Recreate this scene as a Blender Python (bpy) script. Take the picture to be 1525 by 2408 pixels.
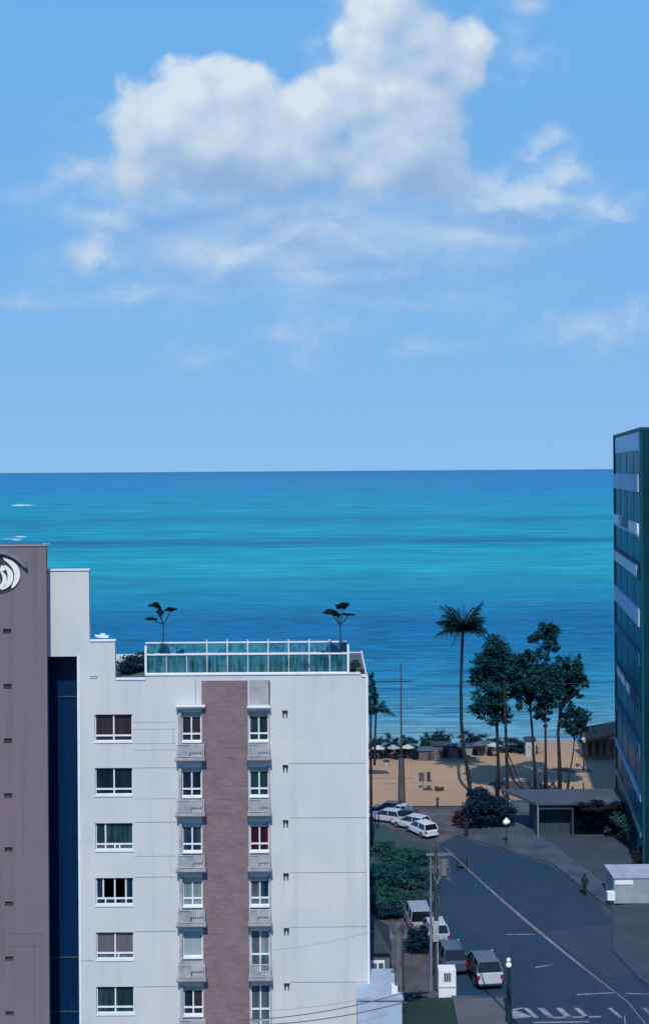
import bpy, bmesh, math, random
from mathutils import Vector, Matrix
random.seed(7)
R = math.radians
for o in list(bpy.data.objects): bpy.data.objects.remove(o)
sc = bpy.context.scene
COL = sc.collection
# ------------------------------------------------------------------ camera
F, H, ROLL, CX, HY = 3000.0, 30.0, 0.0066, 762.5, 1106.0   # focal length in units of a 1525-wide frame, eye height
cam_d = bpy.data.cameras.new('camera'); cam = bpy.data.objects.new('camera', cam_d); COL.objects.link(cam)
cam_d.sensor_fit = 'HORIZONTAL'; cam_d.sensor_width = 36; cam_d.lens = 36*F/1525
cam_d.shift_y = -98/1525; cam_d.clip_start = 1; cam_d.clip_end = 90000
cam.location = (0, 0, H); cam.rotation_euler = (math.pi/2, ROLL, 0)
sc.camera = cam
sc.cycles.max_bounces = 5; sc.cycles.diffuse_bounces = 2; sc.cycles.glossy_bounces = 2
sc.view_settings.view_transform = 'Standard'; sc.view_settings.look = 'None'
sc.view_settings.exposure = 0.0; sc.view_settings.gamma = 1; sc.view_settings.use_curve_mapping = False
# ------------------------------------------------------------------ sun
SUN_EL, SUN_AZ = R(49), R(184)
sd = bpy.data.lights.new('sun', 'SUN'); sd.energy = 3.6; sd.angle = R(0.6); sd.color = (1.0, .93, .84)
sun = bpy.data.objects.new('sun', sd); COL.objects.link(sun)
sv = Vector((math.sin(SUN_AZ)*math.cos(SUN_EL), math.cos(SUN_AZ)*math.cos(SUN_EL), math.sin(SUN_EL)))
sun.rotation_euler = sv.to_track_quat('Z', 'Y').to_euler(); sun.location = (-60, -60, 90)
# ------------------------------------------------------------------ world: sky with clouds
W = bpy.data.worlds.new('World'); sc.world = W; W.use_nodes = True

DIMS = ['2D']                              # the sky is evaluated on a plane of directions, surfaces in 3D
class NT:
    def __init__(s, tree): s.t = tree; s.n = tree.nodes; s.l = tree.links
    def new(s, typ, **kw):
        x = s.n.new(typ)
        for k, v in kw.items(): setattr(x, k, v)
        return x
    def put(s, node, idx, v):
        if v is None: return
        if isinstance(v, bpy.types.NodeSocket): s.l.new(v, node.inputs[idx])
        else: node.inputs[idx].default_value = v
    def m(s, op, a, b=None, c=None, clamp=False):
        x = s.new('ShaderNodeMath', operation=op, use_clamp=clamp)
        s.put(x, 0, a); s.put(x, 1, b); s.put(x, 2, c); return x.outputs[0]
    def v(s, op, a, b=None):
        x = s.new('ShaderNodeVectorMath', operation=op); s.put(x, 0, a); s.put(x, 1, b)
        return x.outputs['Value'] if op in ('LENGTH', 'DOT_PRODUCT') else x.outputs[0]
    def mix(s, fac, a, b, blend='MIX'):
        x = s.new('ShaderNodeMix', data_type='RGBA', blend_type=blend)
        s.put(x, 0, fac); s.put(x, 6, a); s.put(x, 7, b); return x.outputs[2]
    def noise(s, vec, scale, detail=4, rough=.55, dist=0.0, col=False, dims='3D'):
        x = s.new('ShaderNodeTexNoise', noise_dimensions=DIMS[0] if dims=='3D' else dims)
        if vec is not None: s.l.new(vec, x.inputs['Vector'])
        x.inputs['Scale'].default_value = scale; x.inputs['Detail'].default_value = detail
        x.inputs['Roughness'].default_value = rough; x.inputs['Distortion'].default_value = dist
        return x.outputs['Color' if col else 'Fac']
    def rng(s, v, a, b, c=0.0, d=1.0, smooth=True):
        x = s.new('ShaderNodeMapRange', interpolation_type='SMOOTHSTEP' if smooth else 'LINEAR')
        for i, q in enumerate((v, a, b, c, d)): s.put(x, i, q)
        return x.outputs[0]
    def ramp(s, fac, stops, interp='LINEAR'):
        x = s.new('ShaderNodeValToRGB'); cr = x.color_ramp; cr.interpolation = interp
        while len(cr.elements) < len(stops): cr.elements.new(0.5)
        for e, (p, c) in zip(cr.elements, stops): e.position = p; e.color = (*c[:3], 1)
        s.l.new(fac, x.inputs[0]); return x.outputs[0]

def srgb(r, g, b):
    f = lambda c: (c/255)/12.92 if c/255 <= .04045 else ((c/255+.055)/1.055)**2.4
    return (f(r), f(g), f(b), 1)

# cloud shapes, (centre x, centre y, half width, half height, weight) in thousandths of the frame
CUM = [(350,290,78,95,1),(322,335,50,95,.9),(400,290,110,110,1),(455,235,95,85,1),(560,215,95,80,1),(520,330,200,125,1.1),(650,340,150,110,1),
       (730,275,100,85,1),(700,380,160,75,.9),(360,385,110,60,.9),(480,405,225,55,1.0),(330,410,85,50,.9),(640,420,190,45,.9),
       (925,20,100,110,1),(900,110,105,90,1),(985,90,80,90,1),(1000,150,150,70,1),(1110,115,58,68,1),(1085,160,75,60,.9),(840,190,75,70,.9),
       (930,220,160,90,1.1),(960,330,150,120,1.1),(1020,330,90,110,1),(880,400,150,80,.9),(1010,430,110,60,.9),(960,450,150,45,.8)]
SOFT = [(1230,480,230,75,1.5),(1320,420,80,60,1.5),(1420,500,100,55,1.2),(1312,335,48,32,1.9),(1272,372,34,18,1.9),(1130,560,260,55,.9),
        (240,510,140,50,1.3),(240,590,90,80,1.3),(520,610,170,65,1.1),(700,540,280,60,.7),(400,470,260,60,.7),(330,690,330,28,.75),(820,650,210,40,.8),
        (880,715,130,16,.7),(750,775,110,45,.85),(730,800,60,40,.6),(495,850,45,30,.7),(1000,825,70,36,.8),(1430,775,160,46,.9),(1490,735,70,22,.8),
        (1250,15,50,50,.9),(1225,70,22,60,.7),(1245,125,50,30,.7),(210,390,70,90,.55),(800,590,330,40,.6),(815,50,22,34,.9),(800,120,50,55,.8)]
def field_group(name, shapes, flat):
    g = bpy.data.node_groups.new(name, 'ShaderNodeTree')
    g.interface.new_socket('Vector', in_out='INPUT', socket_type='NodeSocketVector')
    g.interface.new_socket('Value', in_out='OUTPUT', socket_type='NodeSocketFloat')
    t = NT(g); gi = t.new('NodeGroupInput'); go = t.new('NodeGroupOutput')
    P = gi.outputs[0]
    warp = t.v('SCALE', t.v('SUBTRACT', t.noise(P, 5.5, 4, .6, col=True), (.5, .5, .5)))
    warp.node.inputs[3].default_value = .05 if not flat else .10
    Q = t.v('ADD', P, warp)
    acc = None
    for (x, y, rx, ry, w) in shapes:
        c = ((x-CX)/1000, (HY-y)/1000, 0)
        d = t.v('LENGTH', t.v('MULTIPLY', t.v('SUBTRACT', Q, c), (1000/rx, 1000/ry, 0)))
        e = t.m('MULTIPLY_ADD', d, -w*min(rx, ry)/90.0, w*min(rx, ry)/90.0)
        if acc is None: acc = e
        else:
            acc = t.m('SMOOTH_MAX', acc, e); acc.node.inputs[2].default_value = .12 if not flat else .2
    if not flat:
        def puff(sc_, sm):
            vo = t.new('ShaderNodeTexVoronoi', feature='SMOOTH_F1', voronoi_dimensions='2D'); t.l.new(Q, vo.inputs['Vector'])
            vo.inputs['Scale'].default_value = sc_; vo.inputs['Smoothness'].default_value = sm
            return vo.outputs['Distance']
        acc = t.m('MULTIPLY_ADD', puff(9, .5), -.55, t.m('ADD', acc, .34))
        acc = t.m('MULTIPLY_ADD', puff(25, .6), -.16, t.m('ADD', acc, .10))
        acc = t.m('MULTIPLY_ADD', t.m('SUBTRACT', t.noise(P, 18, 6, .62), .5), .34, acc)
    else:
        S = t.v('MULTIPLY', P, (1.0, 1.7, 1))
        acc = t.m('MULTIPLY_ADD', t.m('SUBTRACT', t.noise(S, 6.5, 6, .60, .2), .5), 1.2, acc)
    t.l.new(acc, go.inputs[0]); return g
def build_world():
    t = NT(W.node_tree); t.n.clear()
    out = t.new('ShaderNodeOutputWorld'); bg = t.new('ShaderNodeBackground'); t.l.new(bg.outputs[0], out.inputs[0])
    tc = t.new('ShaderNodeTexCoord'); D = tc.outputs['Generated']
    sep = t.new('ShaderNodeSeparateXYZ'); t.l.new(D, sep.inputs[0]); x, y, z = sep.outputs
    sky = t.new('ShaderNodeTexSky', sky_type='NISHITA', sun_disc=False, sun_elevation=SUN_EL, sun_rotation=SUN_AZ)
    sky.air_density = 1.0; sky.dust_density = .3; sky.ozone_density = 2.0
    # the low sky is read a little higher up so the horizon stays blue
    cb = t.new('ShaderNodeCombineXYZ'); t.l.new(x, cb.inputs[0]); t.l.new(y, cb.inputs[1])
    t.l.new(t.m('MULTIPLY_ADD', t.m('MAXIMUM', z, 0.0), .85, .16), cb.inputs[2])
    t.l.new(t.v('NORMALIZE', cb.outputs[0]), sky.inputs[0])
    nish = t.mix(1.0, sky.outputs[0], (.100, .100, .100, 1), 'MULTIPLY')
    grad = t.ramp(t.m('MAXIMUM', z, 0.0), [(0, srgb(140,190,238)), (.06, srgb(133,186,236)), (.16, srgb(124,183,238)), (.27, srgb(117,181,240)), (.36, srgb(110,177,240)), (1, srgb(40,100,190))])
    base = t.mix(.90, nish, grad)
    iy = t.m('DIVIDE', 3.0, t.m('MAXIMUM', y, .05))
    cc = t.new('ShaderNodeCombineXYZ'); t.l.new(t.m('MULTIPLY', x, iy), cc.inputs[0]); t.l.new(t.m('MULTIPLY', z, iy), cc.inputs[1])
    P = cc.outputs[0]
    ga = field_group('cumulus_field', CUM, False); gs = field_group('wisp_field', SOFT, True)
    def fld(g, vec):
        n = t.new('ShaderNodeGroup'); n.node_tree = g; t.l.new(vec, n.inputs[0]); return n.outputs[0]
    fa = fld(ga, P); fl = fld(ga, t.v('ADD', P, (-.022, .040, 0))); fl2 = fld(ga, t.v('ADD', P, (-.05, .10, 0)))
    V = t.m('MULTIPLY', z, iy)
    soft = t.rng(V, .62, .80, .55, .36)
    basel = t.m('MULTIPLY_ADD', t.m('SUBTRACT', t.noise(P, 7, 4, .6), .5), .10, V)
    aA = t.m('MULTIPLY', t.rng(fa, -.10, soft), t.rng(basel, .595, .668))
    lit = t.m('MULTIPLY_ADD', t.m('SUBTRACT', fa, fl), .48, .60)
    lit = t.m('MULTIPLY_ADD', t.m('SUBTRACT', fa, fl2), .35, lit)
    lit = t.m('ADD', lit, t.rng(V, .62, .86, -.30, .02))
    lit = t.m('MULTIPLY_ADD', t.m('SUBTRACT', t.noise(P, 6, 5, .6), .5), .75, lit)
    lit = t.rng(lit, -.12, 1.22, 0, 1, False)
    ccol = t.ramp(lit, [(0, srgb(143,178,219)), (.3, srgb(163,192,226)), (.6, srgb(186,207,231)), (.85, srgb(198,216,236)), (1, srgb(214,227,240))])
    fs = fld(gs, P); fs2 = fld(gs, t.v('ADD', P, (-.015, .03, 0)))
    aS = t.m('MULTIPLY', t.rng(fs, -.40, 1.1), .74)
    ls = t.m('MULTIPLY_ADD', t.m('SUBTRACT', fs, fs2), 1.1, .52, True)
    ls = t.m('MULTIPLY_ADD', t.rng(t.noise(P, 4.5, 3, .5), .35, .65), .30, t.m('SUBTRACT', ls, .12), True)
    scol = t.ramp(ls, [(0, srgb(138,178,226)), (.45, srgb(174,203,234)), (1, srgb(210,224,240))])
    # a blue-grey veil under the cumulus
    vl = t.v('LENGTH', t.v('MULTIPLY', t.v('SUBTRACT', P, (-.02, .55, 0)), (1/.62, 1/.17, 0)))
    veil = t.m('MULTIPLY', t.rng(t.m('MULTIPLY_ADD', t.m('SUBTRACT', t.noise(t.v('MULTIPLY', P, (1, 3, 1)), 4, 5, .55), .5), 1.0, vl), 1.2, .2), .85)
    sk = t.noise(t.v('MULTIPLY', P, (1.1, 4.0, 1)), 2.6, 4, .5, .3)
    vc = t.ramp(sk, [(.34, srgb(130,171,222)), (.52, srgb(143,182,227)), (.68, srgb(160,195,233))])
    c = t.mix(veil, base, vc)
    c = t.mix(aS, c, scol); c = t.mix(aA, c, ccol)
    front = t.rng(y, .06, .3)
    c = t.mix(front, base, c)
    t.l.new(c, bg.inputs[0]); bg.inputs[1].default_value = 1.0
build_world(); DIMS[0] = '3D'
W.cycles.sampling_method = 'MANUAL'; W.cycles.sample_map_resolution = 512

# ------------------------------------------------------------------ helpers
def tag(o, label=None, cat=None, group=None, kind=None):
    if label: o['label'] = label
    if cat: o['category'] = cat
    if group: o['group'] = group
    if kind: o['kind'] = kind
    return o
def thing(name, label, cat, loc=(0, 0, 0), rz=0, group=None):
    o = bpy.data.objects.new(name, None); COL.objects.link(o); o.location = loc; o.rotation_euler = (0, 0, rz)
    o.empty_display_size = .3
    return tag(o, label, cat, group)
def copy_tree(o, parent=None):
    c = o.copy(); COL.objects.link(c); c.parent = parent
    for ch in o.children: copy_tree(ch, c)
    return c
class MB:
    def __init__(s): s.v = []; s.f = []
    def add(s, vs, fs):
        n = len(s.v); s.v += [tuple(p) for p in vs]; s.f += [tuple(i+n for i in f) for f in fs]; return s
    def box(s, x0, y0, z0, x1, y1, z1):
        vs = [(x0,y0,z0),(x1,y0,z0),(x1,y1,z0),(x0,y1,z0),(x0,y0,z1),(x1,y0,z1),(x1,y1,z1),(x0,y1,z1)]
        return s.add(vs, [(0,3,2,1),(4,5,6,7),(0,1,5,4),(1,2,6,5),(2,3,7,6),(3,0,4,7)])
    def skew(s, x0, x1, y0, y1, z0, z1, bx0, bx1):        # box whose back edge runs bx0..bx1
        vs = [(x0,y0,z0),(x1,y0,z0),(bx1,y1,z0),(bx0,y1,z0),(x0,y0,z1),(x1,y0,z1),(bx1,y1,z1),(bx0,y1,z1)]
        return s.add(vs, [(0,3,2,1),(4,5,6,7),(0,1,5,4),(1,2,6,5),(2,3,7,6),(3,0,4,7)])
    def prism(s, pts, z0, z1):
        n = len(pts); vs = [(p[0], p[1], z0) for p in pts]+[(p[0], p[1], z1) for p in pts]
        return s.add(vs, [tuple(range(n))[::-1], tuple(range(n, 2*n))]+[(i, (i+1) % n, n+(i+1) % n, n+i) for i in range(n)])
    def tube(s, pts, rad, seg=6, cap=True):
        pts = [Vector(p) for p in pts]; n = len(pts)
        rad = rad if isinstance(rad, (list, tuple)) else [rad]*n
        rings = []
        for i, p in enumerate(pts):
            d = (pts[min(i+1, n-1)]-pts[max(i-1, 0)]).normalized()
            a = Vector((0, 0, 1)) if abs(d.z) < .9 else Vector((1, 0, 0))
            u = d.cross(a).normalized(); w = d.cross(u)
            rings.append([p+(u*math.cos(2*math.pi*k/seg)+w*math.sin(2*math.pi*k/seg))*rad[i] for k in range(seg)])
        vs = [q for r in rings for q in r]; fs = []
        for i in range(n-1):
            for k in range(seg):
                fs.append((i*seg+k, i*seg+(k+1) % seg, (i+1)*seg+(k+1) % seg, (i+1)*seg+k))
        if cap: fs += [tuple(range(seg))[::-1], tuple((n-1)*seg+k for k in range(seg))]
        return s.add(vs, fs)
    def ball(s, c, r, seg=10, rings=7, sq=(1, 1, 1)):
        vs = []; fs = []
        for i in range(rings+1):
            th = math.pi*i/rings
            for k in range(seg):
                ph = 2*math.pi*k/seg
                vs.append((c[0]+r*sq[0]*math.sin(th)*math.cos(ph), c[1]+r*sq[1]*math.sin(th)*math.sin(ph), c[2]+r*sq[2]*math.cos(th)))
        for i in range(rings):
            for k in range(seg): fs.append((i*seg+k, (i+1)*seg+k, (i+1)*seg+(k+1) % seg, i*seg+(k+1) % seg))
        return s.add(vs, fs)
    def build(s, name, mat, parent=None, smooth=False, bevel=0):
        me = bpy.data.meshes.new(name); me.from_pydata(s.v, [], s.f); me.update()
        bm = bmesh.new(); bm.from_mesh(me)
        if bevel: bmesh.ops.remove_doubles(bm, verts=bm.verts, dist=1e-5)
        if not getattr(s, 'leafy', False): bmesh.ops.recalc_face_normals(bm, faces=bm.faces)
        bm.to_mesh(me); bm.free()
        if smooth:
            for p in me.polygons: p.use_smooth = True
        me.materials.append(mat)
        o = bpy.data.objects.new(name, me); COL.objects.link(o)
        if parent: o.parent = parent
        if bevel:
            b = o.modifiers.new('bevel', 'BEVEL'); b.width = bevel; b.segments = 2; b.limit_method = 'ANGLE'
        return o
def pieces(mb):                            # the loose shapes collected in a builder
    par = list(range(len(mb.v)))
    def find(a):
        while par[a] != a: par[a] = par[par[a]]; a = par[a]
        return a
    for f in mb.f:
        for q in f[1:]: par[find(q)] = find(f[0])
    gr = {}
    for f in mb.f: gr.setdefault(find(f[0]), []).append(f)
    for fs in gr.values():
        ids = sorted({i for f in fs for i in f}); mp_ = {a: i for i, a in enumerate(ids)}
        yield MB().add([mb.v[i] for i in ids], [tuple(mp_[i] for i in f) for f in fs])
def part(name, mb, mat, parent, label=None, each=False, **kw):
    if each:
        for q in list(pieces(mb)): o = part(name, q, mat, parent, label, **kw)
        return o
    o = mb.build(name, mat, parent, **kw)
    if label: o['label'] = label
    return o
# pixel of the frame (1525 wide) -> level frame -> world
def lv(x, y): u, v = x-CX, y-HY; return u-ROLL*v, v+ROLL*u
def gp(x, y, z=0.0):                       # where the sight line meets height z
    u, v = lv(x, y); d = (H-z)*F/v; return Vector((u/F*d, d, z))
def at(x, y, d):                           # on the sight line at distance d
    u, v = lv(x, y); return Vector((u/F*d, d, H-v/F*d))
PHI = math.atan((1054-CX)/F)               # direction of the street

# ------------------------------------------------------------------ materials
def mat(name, col, rough=.8, var=.12, scale=1.5, col2=None, bump=0.0, bscale=30, spec=.5, metal=0, lines=None, island=False, stretch=None, coord='Object'):
    m = bpy.data.materials.new(name); m.use_nodes = True; t = NT(m.node_tree)
    b = t.n['Principled BSDF']; tc = t.new('ShaderNodeTexCoord'); V = tc.outputs[coord]
    if stretch: V = t.v('MULTIPLY', V, stretch)
    a = (*col[:3], 1)
    c2 = (*(col2 or [c*(1-var*2) for c in col[:3]])[:3], 1)
    if island:
        ge = t.new('ShaderNodeNewGeometry'); fac = ge.outputs['Random Per Island']
        fac = t.m('MULTIPLY_ADD', t.rng(t.noise(V, scale, 2, .5), .35, .65), .5, t.m('MULTIPLY', fac, .5))
    else: fac = t.rng(t.noise(V, scale, 6, .6), .3, .7)
    c = t.mix(fac, a, c2)
    if not island:
        c = t.mix(1.0, c, t.ramp(t.noise(V, scale*9, 4, .6), [(.25, (1-var*.5,)*3), (.75, (1.0, 1.0, 1.0))]), 'MULTIPLY')
    if name in STREAK:                     # rain streaks and old patches
        st = t.noise(t.v('MULTIPLY', V, (1.6, 1.6, .07)), 1.0, 6, .65); pt = t.noise(V, .35, 3, .5)
        c = t.mix(t.m('MULTIPLY', t.rng(st, .48, .70), STREAK[name]), c, tuple(q*.62 for q in col[:3])+(1,))
        c = t.mix(t.m('MULTIPLY', t.rng(pt, .50, .60), STREAK[name]*.45), c, tuple(q*.8 for q in col[:3])+(1,))
    if lines:                              # fine horizontal joints: (spacing in m, darkening)
        sp = t.new('ShaderNodeSeparateXYZ'); t.l.new(tc.outputs['Object'], sp.inputs[0])
        fr = t.m('FRACT', t.m('DIVIDE', t.m('ADD', sp.outputs[2], 100.0), lines[0]))
        ln = t.m('MULTIPLY', t.m('LESS_THAN', fr, lines[2] if len(lines) > 2 else .12), t.rng(t.noise(V, .9, 3, .6), .42, .62))
        c = t.mix(t.m('MULTIPLY', ln, lines[1]), c, tuple(q*.45 for q in col[:3])+(1,))
    t.l.new(c, b.inputs['Base Color'])
    b.inputs['Roughness'].default_value = rough; b.inputs['Specular IOR Level'].default_value = spec; b.inputs['Metallic'].default_value = metal
    if bump:
        bp = t.new('ShaderNodeBump'); bp.inputs['Strength'].default_value = bump; bp.inputs['Distance'].default_value = .03
        t.l.new(t.noise(V, bscale, 5, .6), bp.inputs['Height']); t.l.new(bp.outputs[0], b.inputs['Normal'])
    return m
STREAK = {'white_render': .26, 'mauve_render': .45, 'asphalt': .5, 'pale_block': .5, 'annex_wall': .3, 'balcony_slab': .5, 'driveway_concrete': .5, 'worn_pavement': .6}
M = {}
M['white'] = mat('white_render', (.61,.63,.635), .85, .05, .18, col2=(.53,.575,.60), bump=.15, bscale=6, spec=.2, lines=(.42,.12,.07))
M['trim'] = mat('white_trim', (.78,.83,.90), .6, .06, 2)
M['slab'] = mat('balcony_slab', (.46,.47,.50), .8, .2, 1.2)
M['under'] = mat('slab_shade', (.10,.10,.13), .8, .2, 2)  # dark tone for the shade painted under the balcony slabs
M['mauve'] = mat('mauve_render', (.200,.160,.182), .85, .08, .12, col2=(.172,.155,.185), bump=.12, bscale=8, spec=.2, lines=(.8,.18,.04))
M['joint'] = mat('joint_line', (.13,.16,.20), .9, .1, 2)
M['railw'] = mat('balcony_rail', (.52,.56,.61), .6, .15, 2)
M['rail'] = mat('grey_rail', (.36,.40,.45), .6, .15, 2)
M['steel'] = mat('painted_steel', (.30,.34,.38), .5, .15, 2)
M['dark'] = mat('dark_metal', (.03,.04,.06), .6, .2, 3)
M['concrete'] = mat('concrete', (.19,.20,.22), .9, .2, 1.5, bump=.2)
M['bark'] = mat('bark', (.060,.052,.055), .95, .3, 2, bump=.5, stretch=(1, 1, .3))
M['darkbark'] = mat('dark_bark', (.022,.026,.036), .95, .3, 2)
M['leaf'] = mat('leaf_green', (.012,.080,.092), .7, .2, .8, col2=(.003,.028,.046), island=True, spec=.1)
M['leaf2'] = mat('leaf_bright', (.026,.095,.075), .7, .2, .8, col2=(.007,.040,.045), island=True, spec=.1)
M['frond'] = mat('palm_frond', (.008,.026,.022), .7, .2, .8, col2=(.003,.010,.014), island=True, spec=.1)
M['bush'] = mat('bush_dark', (.006,.034,.066), .7, .2, .8, col2=(.003,.016,.038), island=True, spec=.2)
M['red_leaf'] = mat('reddish_leaf', (.060,.022,.022), .7, .2, .8, col2=(.025,.014,.025), island=True, spec=.2)
M['roof'] = mat('roof_deck', (.12,.15,.17), .9, .25, 1)
M['wire'] = mat('cable', (.035,.04,.06), .6, .1, 3)
M['wire_pale'] = mat('pale_cable', (.26,.25,.27), .6, .2, 2)
M['globe'] = mat('lamp_globe', (.85,.87,.88), .3, .02, 2)
M['tyre'] = mat('tyre_rubber', (.015,.015,.018), .8, .1, 4)
M['rim'] = mat('wheel_rim', (.4,.42,.45), .3, .1, 4, metal=.8)
M['carglass'] = mat('car_glass', (.008,.012,.022), .12, .1, 1, spec=.6)
M['tail'] = mat('tail_lamp', (.25,.02,.02), .3, .1, 3)
M['head'] = mat('head_lamp', (.6,.65,.7), .2, .1, 3)
M['skin'] = mat('skin', (.22,.12,.08), .6, .05, 5)
def brick():
    m = bpy.data.materials.new('mauve_brick'); m.use_nodes = True; t = NT(m.node_tree); b = t.n['Principled BSDF']
    tc = t.new('ShaderNodeTexCoord'); sp = t.new('ShaderNodeSeparateXYZ'); t.l.new(tc.outputs['Object'], sp.inputs[0])
    cb = t.new('ShaderNodeCombineXYZ'); t.l.new(sp.outputs[0], cb.inputs[0]); t.l.new(sp.outputs[2], cb.inputs[1])
    br = t.new('ShaderNodeTexBrick'); t.l.new(cb.outputs[0], br.inputs['Vector'])
    br.inputs['Color1'].default_value = (.270,.200,.212,1); br.inputs['Color2'].default_value = (.222,.164,.176,1); br.inputs['Mortar'].default_value = (.15,.11,.13,1)
    br.inputs['Scale'].default_value = 1; br.inputs['Brick Width'].default_value = .30; br.inputs['Row Height'].default_value = .10; br.inputs['Mortar Size'].default_value = .009
    c = t.mix(1, br.outputs[0], t.ramp(t.noise(cb.outputs[0], 1.3, 6, .65), [(.3, (.74,.76,.80)), (.7, (1.05,1.0,1.0))]), 'MULTIPLY')
    st = t.noise(t.v('MULTIPLY', cb.outputs[0], (.35, 5.5, 1)), 1.0, 3, .5, .4)
    c = t.mix(t.m('MULTIPLY', t.rng(st, .60, .68), .35), c, (.07,.055,.07,1))
    t.l.new(c, b.inputs['Base Color']); b.inputs['Roughness'].default_value = .9; return m
M['brick'] = brick()
def pane(name, c1, c2, curt=0.0, rough=.12, spec=.5):
    m = bpy.data.materials.new(name); m.use_nodes = True; t = NT(m.node_tree); b = t.n['Principled BSDF']
    tc = t.new('ShaderNodeTexCoord'); V = t.v('MULTIPLY', tc.outputs['Object'], (3.2, 3.2, .25))
    n = t.noise(V, 1.6, 3, .6); c = t.mix(t.rng(n, .36, .64), (*c1, 1), (*c2, 1))
    t.l.new(c, b.inputs['Base Color']); b.inputs['Roughness'].default_value = rough; b.inputs['Specular IOR Level'].default_value = spec; return m
P = dict(navy=pane('pane_navy', (.004,.010,.026), (.010,.026,.055)), brown=pane('pane_brown', (.040,.033,.042), (.028,.022,.030)),
         teal=pane('pane_teal', (.006,.026,.034), (.025,.075,.090)), blue=pane('pane_blue', (.005,.016,.040), (.020,.060,.11)),
         grey=pane('pane_grey', (.145,.135,.150), (.120,.112,.128), spec=.3), red=pane('pane_red', (.050,.008,.012), (.018,.006,.012)),
         pale=pane('pane_pale', (.20,.30,.30), (.13,.20,.21), spec=.3), frost=pane('pane_frosted', (.30,.39,.41), (.25,.33,.36), rough=.5),
         green=pane('pane_green', (.005,.026,.028), (.012,.050,.050)), slate=pane('pane_slate', (.050,.075,.105), (.11,.14,.18)))

# ------------------------------------------------------------------ setting: ground, sea, beach, road
def sea_mat():
    m = bpy.data.materials.new('sea_water'); m.use_nodes = True; t = NT(m.node_tree); b = t.n['Principled BSDF']
    ge = t.new('ShaderNodeNewGeometry'); sp = t.new('ShaderNodeSeparateXYZ'); t.l.new(ge.outputs['Position'], sp.inputs[0])
    X, Y = sp.outputs[0], sp.outputs[1]
    n0 = t.noise(t.v('MULTIPLY', ge.outputs['Position'], (.0016, .0040, 0)), 1, 4, .55)
    n1 = t.noise(t.v('MULTIPLY', ge.outputs['Position'], (.008, .03, 0)), 1, 4, .6)
    inv = t.m('DIVIDE', 90.0, Y)           # shoals: depth grows away from the beach
    inv = t.m('ADD', inv, t.m('MULTIPLY', inv, t.m('MULTIPLY_ADD', t.m('ADD', n0, n1), .16, -.16)))
    k = [(0, (10,118,192)), (.012, (10,136,204)), (.028, (6,142,203)), (.06, (2,154,203)), (.10, (6,164,202)), (.113, (4,142,190)), (.128, (10,166,202)),
         (.150, (8,168,202)), (.164, (2,126,178)), (.178, (8,166,200)), (.225, (24,176,206)), (.262, (22,166,202)), (.305, (16,144,194)), (.36, (14,124,184)),
         (.42, (16,130,186)), (.50, (40,150,194)), (.58, (82,168,204)), (.63, (120,186,208))]
    def L(c): q = srgb(*c); return (q[0]*.95, q[1]*.73, q[2]*.65)
    c = t.ramp(inv, [(p, L(q)) for p, q in k])
    pos = ge.outputs['Position']
    wv = t.noise(t.v('MULTIPLY', pos, (.16, .75, 0)), 1, 7, .68, .3)
    wv2 = t.noise(t.v('MULTIPLY', pos, (.022, .085, 0)), 1, 5, .6, .2)
    wv3 = t.noise(t.v('MULTIPLY', pos, (.004, .016, 0)), 1, 5, .6, .2)
    near = t.rng(inv, .18, .42)
    def mod(v, lo, hi): return t.ramp(v, [(.32, (lo,)*3), (.68, (hi,)*3)])
    amp = t.mix(near, mod(wv2, .78, 1.18), mod(wv, .50, 1.46))
    c = t.mix(1, c, amp, 'MULTIPLY')
    c = t.mix(1, c, mod(wv3, .90, 1.10), 'MULTIPLY')
    wv4 = t.noise(t.v('MULTIPLY', pos, (.05, .24, 0)), 1, 6, .65, .2)
    c = t.mix(t.rng(inv, .10, .22), c, t.mix(1, c, mod(wv4, .80, 1.18), 'MULTIPLY'))
    far = t.rng(inv, .30, .12)
    c = t.mix(far, c, t.mix(1, c, mod(wv2, .84, 1.14), 'MULTIPLY'))
    # long dark swell troughs near the shore
    tr = t.noise(t.v('MULTIPLY', pos, (.022, .24, 0)), 1, 4, .6, .3)
    c = t.mix(t.m('MULTIPLY', t.m('MULTIPLY', t.rng(tr, .58, .64), t.rng(inv, .25, .36)), .55), c, srgb(10,62,128))
    t.l.new(c, b.inputs['Base Color']); b.inputs['Roughness'].default_value = .3; b.inputs['IOR'].default_value = 1.03
    bp = t.new('ShaderNodeBump'); bp.inputs['Strength'].default_value = .7; bp.inputs['Distance'].default_value = .5
    t.l.new(wv, bp.inputs['Height']); t.l.new(bp.outputs[0], b.inputs['Normal']); return m
M['sea'] = sea_mat()
M['ground'] = mat('packed_ground', (.058,.066,.082), .95, .25, .12, bump=.3, bscale=3)
M['sand'] = mat('sand', (.385,.255,.158), .95, .10, .10, col2=(.325,.215,.140), bump=.3, bscale=4)
M['asphalt'] = mat('asphalt', (.010,.046,.096), .85, .25, .10, col2=(.026,.048,.076), bump=.3, bscale=14, spec=.3, stretch=(1, .5, 1))
M['pave'] = mat('pavement', (.060,.100,.150), .9, .25, .35, bump=.2, bscale=8)
M['pave_dk'] = mat('worn_pavement', (.026,.050,.080), .9, .3, .3, col2=(.048,.066,.092), bump=.2, bscale=8, stretch=(1, 1.6, 1))
M['lot'] = mat('stained_lot', (.105,.105,.120), .95, .3, .5, bump=.3, bscale=6)
M['grass'] = mat('grass_cover', (.014,.062,.060), .9, .45, .8, col2=(.03,.055,.06), bump=.6, bscale=8)
M['lawn'] = mat('lawn', (.008,.036,.026), .9, .2, .8, bump=.6, bscale=12)
M['drive'] = mat('driveway_concrete', (.105,.115,.130), .9, .12, .4)
M['paint'] = mat('road_paint', (.33,.39,.46), .8, .35, .8)
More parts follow.
